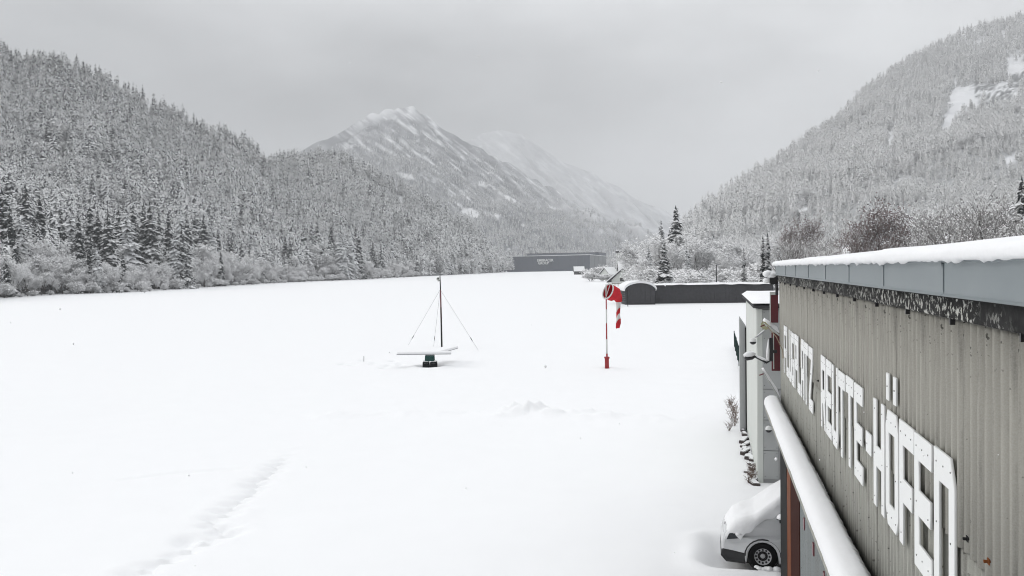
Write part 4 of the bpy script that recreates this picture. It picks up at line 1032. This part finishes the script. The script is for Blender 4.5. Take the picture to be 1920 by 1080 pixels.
def put_letter(ch, s_, dz=0.0, sx=1.0):
    if ch not in cache: cache[ch] = board_mesh(*GL[ch], .016)
    o = part('letter', cache[ch], None, sg, label='white board letter ' + ch if ch != '-' else 'white board hyphen', loc=(rt.uniform(-.004, .004), s_ - 23.1, dz)); o.scale = (1, sx, 1)
    for px_, py_ in SCREWS:
        if inside(px_, py_, GL[ch][0]) and not any(inside(px_, py_, h_) for h_ in GL[ch][1]):
            part('screw', screw, None, o, loc=(-.0115, -px_, py_))
for i, ch in enumerate('FLUGPLATZ'): put_letter(ch, 23.08 - i * .722, rt.uniform(-.015, .015), 1.03)
for i, ch in enumerate('REUTTE'): put_letter(ch, 15.38 - i * .70, rt.uniform(-.012, .012), 1.02)
put_letter('-', 11.00)
for i, ch in enumerate('HÖFEN'): put_letter(ch, 10.48 - i * .685, rt.uniform(-.01, .01), 1.03)
for q in (.04, .40):
    o = part('letter', MB().box(-.008, .008, -.14, 0, 0, .27), M['board'], sg, loc=(0, 9.80 - q - 23.1, 1.24), label='white board dot of the letter Ö'); part('screw', screw, None, o, loc=(-.0115, -.07, .14))
# rusty hook bolts on the lap
for k_, s_ in enumerate((6.86, 6.36, 5.9, 5.5, 16.9, 15.9)):
    o = hp('hook_bolt', MB().tube([(WN - .05, s_, LAP + .10), (WN - .01, s_, LAP + .10)], .011, 6).box(WN - .024, WN - .018, s_ - .022, s_ + .022, LAP + .08, LAP + .12), (plain('rust', (.2, .07, .025), .8) if 'rust' not in bpy.data.materials else bpy.data.materials['rust']) if k_ == 1 else M['dark'])

# ------------------------------------------------------------------ far corner of the hangar
rp = hthing('red_shutter', 'upper dark red shutter at the far corner of the hangar', 'shutter', 1.62, 24.95, 5.3)
part('leaf', MB().box(-.09, .1, 0, .05, 0, .82), M['maroon'], rp, bevel=.006); part('rail', MB().box(-.1, .1, -.03, -.004, .74, .82), M['cream'], rp)
part('stile', MB().box(-.115, -.094, -.02, .05, 0, .82), M['cream'], rp)
rp = hthing('red_shutter', 'lower dark red shutter at the far corner of the hangar beside the wall lamp', 'shutter', 1.64, 24.95, 4.02)
part('leaf', MB().box(-.1, .12, 0, .05, 0, 1.02), M['maroon'], rp, bevel=.006); part('stile', MB().box(-.06, -.035, -.02, -.003, .05, 1.0), M['cream'], rp)
for nm, z, lb, w_ in (('snowy_canopy', 5.0, 'upper snow-covered little canopy between the red shutters', .30), ('snowy_canopy', 3.3, 'lower snow-covered little canopy under the red shutters', .34)):
    cp = hthing(nm, lb, 'canopy', 1.66, 24.92, z)
    h_ = .30 if z > 4 else .70
    part('board', MB().prism([(-w_, h_ - .02), (-w_ + .02, h_ - .07), (.08, -.06), (.08, 0)], 'y', -.02, .5), M['cream'], cp)
    P = []
    for j in range(8):
        P.append([(-w_ - .02 + (w_ + .10) * i / 9, -.03 + .55 * j / 7, h_ * (1 - i / 9) + .02 + (.09 * (1 if 0 < j < 7 else 0) + .05 * float(noise(i * .8, j * .8, 3))) * (1 if 0 < i < 9 else .2)) for i in range(10)])
    part('snow_cap', MB().grid(P), M['roof_snow'], cp, smooth=True)
    part('strut', MB().tube([(-w_ + .02, .0, h_ - .05), (-w_ - .1, 0, h_ - .10)], .018, 6), M['maroon'], cp)
cable = tag(part('cable', MB().tube([H(1.42, 24.6, 5.22), H(1.60, 24.0, 5.0), H(1.70, 23.2, 4.72), H(1.69, 23.0, 4.55)], .012, 6), M['wood'], None), 'thin brown cable running from the canopy to the lettered wall', 'cable')
go = hthing('gutter_outlet', 'snow-capped black gutter outlet at the far end of the eaves', 'gutter', 1.60, 24.9, 6.2)
part('box', MB().box(-.1, .12, -.05, .15, .12, .36), M['black'], go, bevel=.02); part('pipe', MB().tube([(.07, 0, .15), (.08, -.06, .02), (.08, -.06, -.16)], .04, 8), M['black'], go)
for sx_, z, r_ in ((-.14, .40, .13), (-.03, .36, .14), (-.17, .22, .10)):
    mb = MB(); rr = []
    for j in range(6):
        a_ = -math.pi / 2 + math.pi * j / 5; rr.append([(sx_ + r_ * 1.1 * math.cos(a_) * math.cos(b), .05 + r_ * math.cos(a_) * math.sin(b), z + r_ * .75 * math.sin(a_)) for b in np.linspace(0, 2 * math.pi, 11)])
    part('snow_cap', mb.grid(rr), M['roof_snow'], go, smooth=True)
la = hthing('wall_lamp', 'snow-topped wall lamp on a bent arm at the far hangar corner', 'lamp', 1.50, 24.7, 4.3)
part('bracket', MB().box(-.03, .06, -.03, .03, 0, .62).box(.06, .16, -.02, .02, .22, .30), M['black'], la, bevel=.006)
part('arm', MB().tube([(-.02, 0, .02), (-.10, 0, -.04), (-.34, 0, .09), (-.42, 0, .13)], .028, 8), M['black'], la, smooth=True)
part('lamp_head', MB().tube([(-.66, 0, .10), (-.60, 0, .085), (-.48, 0, .11), (-.40, 0, .14)], [.05, .075, .075, .045], 10), M['black'], la, smooth=True)
part('snow_cap', MB().tube([(-.69, 0, .15), (-.60, 0, .165), (-.48, 0, .18), (-.38, 0, .18)], [.03, .085, .085, .03], 10), M['roof_snow'], la, smooth=True)
part('snow_cap', MB().tube([(-.36, 0, .13), (-.20, 0, .06), (-.07, 0, .03), (-.06, 0, .3), (-.05, 0, .58)], [.03, .04, .05, .045, .012], 8), M['roof_snow'], la, smooth=True)

# ------------------------------------------------------------------ annexe beyond the hangar
an_n, an_s = 1.386, 29.37
an = hthing('annexe', 'grey-panelled annexe building beyond the hangar corner', 'building', an_n, an_s)
part('wall', MB().box(.02, 6, .03, 10, -.5, 5.5), M['grey_panel2'], an)
zs = [.12, 1.02, 1.98, 2.95, 5.45]
for a_, b_ in zip(zs[:-1], zs[1:]):
    part('panel', MB().box(.16 if b_ < 5 else .16, .62 if b_ < 5 else 2.2, -.012, .029, a_ + .008, b_ - .008), M['grey_panel'], an, bevel=.004)
    for z in ((a_ + .09, b_ - .09) if b_ < 5 else (a_ + .12, a_ + .8, a_ + 1.6, b_ - .1)):
        for q in ((.21, .57) if b_ < 5 else (.21,)): part('rivet', MB().tube([(q, -.012, z), (q, -.02, z)], .012, 6), M['dark'], an)
part('panel', MB().box(.63, 2.2, -.004, .028, .3, 2.94), M['grey_panel2'], an)
part('corner_post', MB().box(0, .155, -.02, .16, -.2, 5.47), M['cream'], an)
for i in range(4): part('side_panel', MB().box(-.012, .018, .18 + i * 2.2, .18 + i * 2.2 + 2.17, .1, 5.45), M['cream'], an)
part('pilaster', MB().prism([(-.28, -.2), (-.02, -.2), (-.02, 4.35), (-.28, 4.75)], 'y', 9.0, 9.7), M['grey_panel'], an); part('door_gap', MB().box(-.06, -.014, 8.85, 8.98, .1, 4.3), M['dark'], an)
part('roof', MB().box(-.12, 6.3, -.15, 10.1, 5.5, 5.58), M['dark_grey'], an)
P = [[(-.16 + 6.5 * i / 30, -.2 + 10.4 * j / 30, 5.585 + (.16 + .06 * float(noise(i * .3, j * .3, 4)) if 0 < i < 30 and 0 < j < 30 else .06)) for i in range(31)] for j in range(31)]
part('roof_snow', MB().grid(P), M['roof_snow'], an, smooth=True)
def uv_ball(r_, z0=-1.0, z1=1.0, n=12, k=7, sz=1.0):
    rr = []
    for j in range(k):
        s_ = z0 + (z1 - z0) * j / (k - 1); c = math.sqrt(max(0, 1 - s_ * s_)); rr.append([(r_ * c * math.cos(b), r_ * c * math.sin(b), r_ * s_ * sz) for b in np.linspace(0, 2 * math.pi, n + 1)])
    return MB().grid(rr)
def dome_cam(label, n_, s_, z):
    o = hthing('dome_camera', label, 'camera', n_, s_, z)
    part('housing', uv_ball(.105, 0, 1, sz=1.2), M['white'], o, smooth=True); part('lens_dome', uv_ball(.098, -1, .02), M['black'], o, smooth=True); part('bracket', MB().box(-.03, .03, .06, .22, -.02, .05), M['white'], o)
    return o
dome_cam('white dome camera with black lens low on the grey annexe panels', 1.70, 29.15, 1.72)
o = dome_cam('black dome camera high on the annexe corner', 1.25, 29.25, 4.45)
fl_ = hthing('floodlight', 'round yellowed floodlight on a curved arm high on the annexe', 'lamp', 1.62, 29.1, 4.98)
part('lamp_head', MB().tube([(0, -.08, 0), (0, .06, 0)], [.145, .10], 14), M['olive'], fl_); part('arm', MB().tube([(0, .05, -.12), (-.06, .08, -.22), (-.26, .14, -.38), (-.30, .25, -.40)], .02, 6), M['steel'], fl_, smooth=True)
part('snow_cap', MB().tube([(-.01, .02, -.13), (-.07, .07, -.19), (-.25, .13, -.345)], [.01, .022, .012], 6), M['roof_snow'], fl_)
# rubble and weeds along the annexe foot
for i in range(22):
    f = i / 21; o_ = H(1.36 - rt.uniform(.0, .34) * (1 - .5 * f), 29.3 + f * 9.0, rt.uniform(-.06, .02))
    w_, l_ = rt.uniform(.05, .14), rt.uniform(.12, .5)
    mb = MB().prism([(-w_, -l_ * .8), (w_ * .6, -l_), (w_, l_ * .5), (w_ * .2, l_), (-w_ * 1.1, l_ * .4)], 'z', -.15, rt.uniform(.03, .15))
    tag(part('rubble_stone', mb, M['rubble'], None, bevel=.02, loc=o_, rz=rt.uniform(-.5, .2)), 'dark snow-dusted stone in the row along the annexe foot', 'stone', 'stones along the annexe foot')
def weed(pos, h, label, group):
    mb = MB()
    for i in range(9):
        a_ = rt.uniform(0, 6.28); p_ = Vector((0, 0, -.05)); d = Vector((math.cos(a_) * .45, math.sin(a_) * .45, 1)).normalized(); l_ = h * rt.uniform(.5, 1)
        e = p_ + d * l_; twig3(mb, p_, e, .008, .004)
        for k in range(5):
            f = rt.uniform(.3, .95); b = p_ + d * l_ * f; aa = rt.uniform(0, 6.28); twig3(mb, b, b + Vector((math.cos(aa), math.sin(aa), rt.uniform(.1, .9))) * h * .22, .005, .003)
    return tag(part('dry_weed', mb, M['dry'], None, fix=False, loc=pos), label, 'plant', group)
for i in range(9):
    weed(H(.9 + rt.uniform(-.25, .15), 38.5 + i * .9, 0), rt.uniform(.5, .95), 'dry brown weed sticking out of the snow beyond the annexe', 'dry weeds beyond the annexe')
for i in range(6):
    weed(H(1.22 + rt.uniform(-.12, .05), 29.3 + i * .35, 0), rt.uniform(.25, .5), 'short dry weed at the near annexe corner', 'short weeds at the annexe corner')
# green net fence
a = gp(1377, 650); b = gp(1399.5, 740); fn = thing('net_fence', 'green net fence running along the field beside the annexe', 'fence', b); dv = a - b; ln_ = dv.length; dn = dv.normalized()
for i in range(9):
    q = dn * ln_ * i / 8; part('post', MB().tube([(q.x, q.y, -.2), (q.x + rt.uniform(-.03, .03), q.y, 1.35)], .035, 6), M['net'], fn)
mb = MB()
k = int(ln_ / .22)
for i in range(k):
    q = dn * ln_ * i / k; q2_ = dn * ln_ * min(1, (i + 5) / k)
    for aa, bb in ((q, q2_), (q2_, q)):
        twig3(mb, Vector((aa.x, aa.y, .08)), Vector((bb.x, bb.y, 1.22 + rt.uniform(-.05, .05))), .007, .007)
for z in (.1, .65, 1.25):
    twig3(mb, Vector((0, 0, z)), Vector((dv.x, dv.y, z)), .016, .016)
part('net', mb, M['net'], fn, fix=False, kind='stuff')

# ------------------------------------------------------------------ white van nosing out of the hangar
cz = -.10
car = thing('van', 'white van with snow heaped on bonnet and windscreen beside the hangar door', 'van', H(CARN, CARS, cz), math.pi - ALPHA)
HW = .84
def arch(cx, r_, z0):
    return [(cx + r_ * math.cos(a_), .30 + r_ * math.sin(a_)) for a_ in np.linspace(0 + .05, math.pi - .05, 13)]
WB = 2.65
side = [(.80, .22), (.86, .34), (.86, .56), (.80, .76), (.70, .86), (.45, .98), (.18, 1.07), (-.10, 1.13), (-1.9, 1.16), (-3.35, 1.14), (-3.42, .8), (-3.42, .28), (-WB - .40, .22)]
side += [(x - WB, z) for x, z in reversed(arch(0, .385, 0))] + [(-WB + .40, .20), (-.40, .20)] + [(x, z) for x, z in reversed(arch(0, .385, 0))] + [(.40, .22)]
def curve_solid(outer, half, bev):
    cu = bpy.data.curves.new('body', 'CURVE'); cu.dimensions = '2D'; cu.fill_mode = 'BOTH'; cu.extrude = half - bev; cu.bevel_depth = bev; cu.bevel_resolution = 3
    sp = cu.splines.new('POLY'); sp.points.add(len(outer) - 1); sp.use_cyclic_u = True
    for p_, q in zip(sp.points, outer): p_.co = (q[0], q[1], 0, 1)
    o = bpy.data.objects.new('body', cu); COL.objects.link(o); bpy.context.view_layer.update()
    me = bpy.data.meshes.new_from_object(o.evaluated_get(bpy.context.evaluated_depsgraph_get())); bpy.data.objects.remove(o)
    bm = bmesh.new(); bm.from_mesh(me); bmesh.ops.remove_doubles(bm, verts=bm.verts[:], dist=.0005)
    for v in bm.verts: x, y, z = v.co; v.co = (x, -z, y)
    bmesh.ops.recalc_face_normals(bm, faces=bm.faces[:]); bm.to_mesh(me); bm.free(); me.materials.clear(); return me
me = curve_solid(side, HW, .055); me.materials.append(M['car'])
for v in me.vertices:       # nose rounds off in plan, sides lean in above the waist
    x, y, z = v.co
    k_ = 1 - .16 * max(0, (x - .35) / .5) ** 2 - .07 * max(0, (z - .75) / .4) - .03 * max(0, (.45 - z) / .3)
    v.co.y = y * k_
body = part('body', me, None, car)
gh_ = [(.16, 1.06), (-.62, 1.68), (-.95, 1.76), (-2.2, 1.80), (-3.2, 1.74), (-3.38, 1.12)]
me = curve_solid(gh_, HW - .05, .05); me.materials.append(M['car'])
for v in me.vertices: v.co.y *= 1 - .17 * max(0, (v.co.z - 1.06) / .74)
part('cabin', me, None, car)
part('windscreen', MB().prism([(.07, 1.165), (-.60, 1.70), (-.615, 1.685), (.055, 1.15)], 'y', -.66, .66), M['glass'], car)
for sgn in (-1, 1):
    yb, yt_ = sgn * .802, sgn * .716
    for pl in ([(-.30, 1.17), (-.66, 1.60), (-1.0, 1.63), (-1.0, 1.18)], [(-1.08, 1.18), (-1.08, 1.63), (-2.1, 1.66), (-2.1, 1.18)]):
        mb = MB()
        for o_ in (.0, .012):
            mb.v += [(x, (yb + (yt_ - yb) * (z - 1.1) / .6) + sgn * o_, z) for x, z in pl]
        mb.face(0, 1, 2, 3); mb.face(7, 6, 5, 4)
        for i in range(4): mb.face(i, (i + 1) % 4, 4 + (i + 1) % 4, 4 + i)
        part('side_window', mb, M['glass'], car)
    part('headlight', MB().prism([(.80, .66), (.74, .80), (.52, .84), (.50, .70)], 'y', sgn * .70, sgn * (.795)), M['glass'], car, bevel=.01)
    part('mirror', MB().box(-.50, -.36, sgn * .80, sgn * .98, 1.10, 1.25), M['black'], car, bevel=.03)
    part('door_seam', MB().prism([(-.40, .3), (-.41, 1.12), (-.425, 1.12), (-.415, .3)], 'y', sgn * (HW - .06), sgn * (HW - .005)), M['dark'], car)
    part('wheel_arch_lip', MB().tube([(x, sgn * (HW - .02), z) for x, z in arch(0, .40, 0)], .022, 6), M['black'], car)
    for wx in (0, -WB):
        whl = part('wheel', MB().tube([(wx, sgn * (HW - .21), .31), (wx, sgn * (HW - .11), .31)], .16, 16), M['steel'], car)
        rings = [(.19, -.005), (.215, .0), (.285, .0), (.312, -.03), (.315, -.17), (.29, -.20), (.19, -.20)]
        P = [[(wx + r_ * math.cos(a_), sgn * (HW - .02 + d_), .31 + r_ * math.sin(a_)) for a_ in np.linspace(0, 2 * math.pi, 29)] for r_, d_ in rings]
        part('tyre', MB().grid(P), M['rubber'], whl, smooth=True)
        rings = [(.0, -.045), (.05, -.045), (.055, -.06), (.10, -.065), (.15, -.045), (.18, -.03), (.185, -.012), (.20, -.010)]
        P = [[(wx + r_ * math.cos(a_), sgn * (HW - .02 + d_), .31 + r_ * math.sin(a_)) for a_ in np.linspace(0, 2 * math.pi, 29)] for r_, d_ in rings]
        part('rim', MB().grid(P), M['rim'], whl, smooth=True)
        for k in range(12):
            a_ = 2 * math.pi * k / 12; part('vent_hole', MB().tube([(wx + .15 * math.cos(a_), sgn * (HW - .07), .31 + .15 * math.sin(a_)), (wx + .15 * math.cos(a_), sgn * (HW - .053), .31 + .15 * math.sin(a_))], .026, 6), M['black'], whl)
        for k in range(5):
            a_ = 2 * math.pi * k / 5; part('wheel_bolt', MB().tube([(wx + .075 * math.cos(a_), sgn * (HW - .085), .31 + .075 * math.sin(a_)), (wx + .075 * math.cos(a_), sgn * (HW - .06), .31 + .075 * math.sin(a_))], .012, 6), M['black'], whl)
part('wheel_well', MB().tube([(0, -HW + .08, .32), (0, HW - .08, .32)], .37, 16), M['dark'], car); part('wheel_well', MB().tube([(-WB, -HW + .08, .32), (-WB, HW - .08, .32)], .37, 16), M['dark'], car)
me = curve_solid([(.42, .16), (.80, .16), (.90, .26), (.885, .38), (.86, .40), (.42, .36)], HW - .005, .03); me.materials.append(M['black'])
for v in me.vertices: v.co.y *= 1 - .15 * max(0, (v.co.x - .35) / .5) ** 2
part('bumper', me, None, car); part('grille', MB().box(.84, .872, -.42, .42, .60, .74), M['black'], car, bevel=.01)
part('underbody', MB().box(-3.3, .7, -.7, .7, .12, .24), M['dark'], car); part('front_badge', MB().tube([(.80, 0, .81), (.84, 0, .80)], .05, 12), M['rim'], car)
# snow load: grid over bonnet, windscreen and roof, hanging over the sides with a ragged edge
topz = [(.86, .62), (.83, .76), (.72, .86), (.45, .99), (.16, 1.09), (-.1, 1.29), (-.35, 1.49), (-.62, 1.69), (-.95, 1.78), (-1.5, 1.81), (-2.2, 1.82), (-3.2, 1.76), (-3.42, 1.6)]
def top_at(x): return float(np.interp(x, [a for a, _ in reversed(topz)], [b for _, b in reversed(topz)]))
P = []
for x in np.arange(.86, -3.46, -.04):
    row = []; thick = .17 * min(1, max(.15, (.88 - x) / .25)) + .05 * (float(fbm(x * 2, 3, 66, 3)) - .5)
    hang = (.14 + .8 * max(0, float(fbm(x * 2.6, 9, 67, 3)) - .36)) * min(1, max(.35, (.80 - x) / .3))
    hw = .80 * (1 - .15 * max(0, (x - .35) / .5) ** 2) * (1 - .13 * min(1, max(0, (.1 - x) / .7)))
    x_ = min(x, .86); tz = top_at(x_)
    for k in range(25):
        u = -1 + k / 12.0
        au = abs(u); nz = float(fbm(x * 4 + 5, u * 4, 68, 3)) - .5
        if au < .75: y = u / .75 * hw * .93; z = tz + thick + .05 * nz
        elif au < .9: f = (au - .75) / .15; y = math.copysign(hw * (.93 + .10 * f), u); z = tz + thick * (1 - .75 * f) + .03 * nz
        else: f = (au - .9) / .1; y = math.copysign(hw * (1.03 + .03 * (1 - f)) + .02 * nz, u); z = tz + thick * .25 - hang * f + .10 * nz
        row.append((x + .02 * nz, y, z))
    P.append(row)
part('snow_load', MB().grid(P), M['roof_snow'], car, smooth=True)
for mx in (1, -1): part('snow_load', uv_ball(.13, -.2, 1, sz=.7), M['roof_snow'], car, smooth=True, loc=(-.43, mx * .89, 1.24))
part('snow_load', uv_ball(.10, -.6, 1, sz=.6), M['roof_snow'], car, smooth=True, loc=(.52, .74, .80))
for k in range(9): part('snow_clump', uv_ball(rt.uniform(.035, .10), -.3, 1, n=9, k=5, sz=rt.uniform(.4, .8)), M['roof_snow'], car, smooth=True, loc=(-.26 + k * .055 + rt.uniform(-.05, .05), HW + rt.uniform(.02, .16), .085 + rt.uniform(-.03, .02)))

# ------------------------------------------------------------------ windsock
ws = thing('windsock', 'red and white windsock drooping from a red and white pole', 'windsock', gp(1138, 691))
Yw = ws.location.y
def wz(y): return at(1137, y, Yw).z
def lx(px_, y=600): return at(px_, y, Yw).x - ws.location.x
part('base', MB().box(-.13, .13, -.13, .13, -.3, wz(671)).box(-.17, .17, -.17, .17, wz(672), wz(669)).box(-.17, .17, -.17, .17, -.1, .06), M['red'], ws, bevel=.008, label='dark red square foot')
pl = [(691, .07, 'red'), (663, .06, 'white'), (636, .052, 'red'), (606, .046, 'white'), (580, .042, 'red'), (556, .04, 'white'), (533, .04, 'white')]
for (y0, r0, c0), (y1, r1, c1) in zip(pl[:-1], pl[1:]):
    x0_, x1_ = lx(1138.2 - (691 - y0) * .012, y0), lx(1138.2 - (691 - y1) * .012, y1)
    part('pole', MB().tube([(x0_, 0, wz(y0)), (x1_, 0, wz(y1))], [r0, r1], 10), M[c0 if c0 == 'red' else 'cream'], ws, smooth=True)
# hoop faces left and towards the field; bag sags, tail hangs
cz_ = wz(546); hx = lx(1139.5, 546); ra = .54
ax = Vector((.72, -.25, -.55)).normalized(); ax = Vector((.80, .45, -.38)).normalized()
u1 = ax.cross(Vector((0, 0, 1))).normalized(); u2 = u1.cross(ax).normalized()
cH = Vector((hx, -.12, cz_))
hoop = [tuple(cH + (u1 * math.cos(a_) + u2 * math.sin(a_)) * ra) for a_ in np.linspace(0, 2 * math.pi, 33)]
part('hoop', MB().tube(hoop, .045, 8, cap=False), M['sock_white'], ws, smooth=True)
part('hoop_strut', MB().tube([tuple(cH + u2 * ra), tuple(cH - u2 * ra)], .028, 6), M['sock_white'], ws)
path = [cH, cH + ax * .30, cH + ax * .62, cH + ax * .85 + Vector((0, 0, -.12)), cH + ax * .98 + Vector((0, 0, -.36))]
e0 = path[-1]
path += [e0 + Vector((-.03, 0, -.28)), e0 + Vector((-.05, 0, -.62)), e0 + Vector((-.06, 0, -1.0)), e0 + Vector((-.05, 0, -1.36)), e0 + Vector((-.06, 0, -1.62)), e0 + Vector((-.05, 0, -1.80))]
rads = [.54, .52, .50, .40, .27, .21, .17, .15, .19, .20, .10]
cols = ['sock_red', 'sock_red', 'sock_red', 'sock_red', 'sock_white', 'sock_white', 'sock_red', 'sock_white', 'sock_red', 'sock_red']
prev = u1.copy(); ringsP = []
for i, p_ in enumerate(path):
    d = (path[min(i + 1, len(path) - 1)] - path[max(i - 1, 0)]).normalized()
    if i == 0: d = ax
    u = (prev - d * prev.dot(d)).normalized(); prev = u; w_ = d.cross(u); tw_ = .0 if i < 4 else (i - 3) * .35
    ring = []
    for k in range(25):
        a_ = 2 * math.pi * k / 24 + tw_; fl = (1 if i < 3 else .62 + .1 * math.sin(i)) ; wr = 1 + (.05 + .1 * (i > 2)) * math.sin(k * 1.57 * 2 + i * 1.3) * (k % 24 != 0 or 1)
        tilt = Vector((0, 0, .22 * math.cos(a_))) if i >= 5 and i < 10 else Vector((0, 0, 0))
        ring.append(p_ + (u * math.cos(a_) + w_ * math.sin(a_) * fl) * rads[i] * wr + tilt)
    ringsP.append(ring)
i = 0
while i < len(cols):
    j = i
    while j < len(cols) and cols[j] == cols[i]: j += 1
    seq = ringsP[i:j + 1]; fine = []
    for a_, b_ in zip(seq[:-1], seq[1:]):
        for f in (0, .33, .67): fine.append([p_.lerp(q, f) for p_, q in zip(a_, b_)])
    fine.append(seq[-1])
    part('sock_band', MB().grid(fine), M[cols[i]], ws, smooth=True, fix=False, label=('red' if 'red' in cols[i] else 'white') + ' fabric band'); i = j

# ------------------------------------------------------------------ landing marker (white T on blocks)
lt = thing('landing_marker', 'snow-covered white T-shaped landing marker resting on dark blocks', 'marker', gp(806, 689))
Yt = lt.location.y; k_ = Yt / FPX
part('crossbar', MB().box(-61 * k_, 40 * k_, -.3, .35, .93, .98), M['steel'], lt)
part('crossbar_snow', MB().prism([(-.33, .98), (.38, .98), (.36, 1.06), (.2, 1.13), (-.16, 1.15), (-.30, 1.08)], 'x', -60.5 * k_, 40.3 * k_), M['roof_snow'], lt, bevel=.015)
mb = MB().prism([(-.3, .36), (.7, .36), (1.72, 4.2), (.75, 4.2)], 'z', .93, .98); part('stem', mb, M['steel'], lt)
mb = MB().prism([(-.33, .385), (.73, .385), (1.75, 4.22), (.72, 4.22)], 'z', .981, 1.12); part('stem_snow', mb, M['roof_snow'], lt, bevel=.02)
def block(label, mat, x0, x1, y0, y1, z0, z1, taper, parent_th=True):
    o = thing('support_block', label, 'block', lt.location + Vector(((x0 + x1) / 2, (y0 + y1) / 2, z0)))
    w_, d_, h_ = (x1 - x0) / 2, (y1 - y0) / 2, z1 - z0
    mb = MB(); mb.v = [(sx * w_, sy * d_, 0) for sx, sy in ((-1, -1), (1, -1), (1, 1), (-1, 1))] + [(sx * w_ * taper, sy * d_ * taper, h_) for sx, sy in ((-1, -1), (1, -1), (1, 1), (-1, 1))]
    for f in ((0, 1, 2, 3), (7, 6, 5, 4), (0, 4, 5, 1), (1, 5, 6, 2), (2, 6, 7, 3), (3, 7, 4, 0)): mb.face(*f)
    part('block', mb, mat, o, bevel=.03)
    part('side_rib', MB().box(-w_ * .62, w_ * .62, -d_ - .012, -d_ * .9, h_ * .2, h_ * .75), mat, o, bevel=.01)
    part('snow_cap', MB().box(-w_ * taper * .95, w_ * taper * .9, -d_ * taper, d_ * taper * .9, h_ + .002, h_ + .035), M['roof_snow'], o, bevel=.012)
block('green upper block carrying the T-shaped landing marker', M['green_block'], -.33, .34, -.28, .3, .475, .89, .93)
block('dark left lower block under the landing marker', M['black_block'], -.50, -.02, -.3, .35, -.06, .43, .90)
block('black right lower block under the landing marker, with snow in its corner', M['black_block'], .02, .53, -.34, .3, -.06, .43, .88)

# ------------------------------------------------------------------ camera mast
msb = gp(828, 652); ms = thing('mast', 'thin guyed mast with a white camera near the top, in the field', 'mast', msb); Ym = msb.y
def mp_(px_, y): p_ = at(px_, y, Ym); return p_ - msb
def seg(x0_, y0, x1_, y1, r0, r1, mat, lb=None): part('pole', MB().tube([tuple(mp_(x0_, y0)), tuple(mp_(x1_, y1))], [r0, r1], 8), M[mat], ms, smooth=True, label=lb)
seg(828.5, 656, 827.3, 600, .075, .07, 'dark'); seg(827.3, 600, 826.7, 576, .068, .066, 'rust_brown'); seg(826.7, 576, 825.9, 543, .064, .06, 'maroon', 'dark red middle length of the mast'); seg(825.9, 543, 825.0, 517, .052, .04, 'dark')
c = mp_(822.2, 523); part('camera_housing', MB().tube([tuple(c + Vector((-.02, -.2, 0))), tuple(c + Vector((0, .16, 0)))], .155, 14), M['cream'], ms, bevel=.01)
part('lens', MB().tube([tuple(c + Vector((-.02, -.215, .02))), tuple(c + Vector((-.02, -.19, .02)))], .075, 12), M['black'], ms); part('bracket', MB().box(c.x - .06, c.x + .16, c.y - .08, c.y + .08, c.z - .2, c.z - .14), M['black'], ms)
part('snow_cap', uv_ball(.14, 0, 1, sz=.5), M['roof_snow'], ms, smooth=True, loc=tuple(c + Vector((0, -.02, .14))))
c = mp_(825.6, 515); part('antenna', MB().tube([tuple(mp_(825, 518)), tuple(c)], .012, 5).tube([tuple(c + Vector((-.1, 0, 0))), tuple(c + Vector((.15, 0, -.04)))], .02, 5), M['dark'], ms)
top = mp_(825.4, 543)
for gx, gy, f0, f1 in ((765, 648, .80, .88), (813, 650, .80, .90), (897, 657, .78, .86)):
    e = gp(gx, gy) - msb
    wr = part('guy_wire', MB().tube([tuple(top), tuple(e)], .010, 5), M['wire'], ms)
    part('turnbuckle', MB().tube([tuple(top.lerp(e, f0)), tuple(top.lerp(e, (f0 + f1) / 2)), tuple(top.lerp(e, f1))], [.012, .035, .012], 6), M['dark'], wr)
o = tag(part('marker_stick', MB().tube([(0, 0, -.1), (.02, 0, .42)], .02, 5), M['dark'], None, loc=gp(682, 678)), 'short dark stick poking out of the snow left of the landing marker', 'stick')

# ------------------------------------------------------------------ falling snow
mb = MB()
for i in range(230):
    Y = 2.5 + 30 * rt.random() ** 1.3; p_ = at(rt.uniform(-150, 2070), rt.uniform(-60, 1150), Y)
    if p_.x * NV.x + p_.y * NV.y > 1.2 or p_.z < .1: continue
    r_ = rt.uniform(.002, .0055); b = len(mb.v)
    mb.v += [(p_.x + dx * r_, p_.y + dy * r_, p_.z + dz * r_ * 1.2) for dx, dy, dz in ((1, 0, 0), (-1, 0, 0), (0, 1, 0), (0, -1, 0), (0, 0, 1), (0, 0, -1))]
    for f in ((0, 2, 4), (2, 1, 4), (1, 3, 4), (3, 0, 4), (2, 0, 5), (1, 2, 5), (3, 1, 5), (0, 3, 5)): mb.face(*[b + q for q in f])
o = part('falling_snow', mb, M['snow'], None, fix=False); tag(o, 'sparse snowflakes drifting down through the air', 'snow', kind='stuff')

# ------------------------------------------------------------------ haze
mh = bpy.data.materials.new('snowy_air'); mh.use_nodes = True; mh.node_tree.nodes.clear()
vo = mh.node_tree.nodes.new('ShaderNodeVolumePrincipled'); ou = mh.node_tree.nodes.new('ShaderNodeOutputMaterial')
vo.inputs['Color'].default_value = (.84, .85, .862, 1); vo.inputs['Density'].default_value = 0.00016
mh.node_tree.links.new(vo.outputs[0], ou.inputs['Volume'])
hz = part('haze', MB().box(-9400, 9400, -400, 11400, -6, 1230), mh, None); hz['kind'] = 'stuff'; hz['label'] = 'thin snowy haze filling the valley'
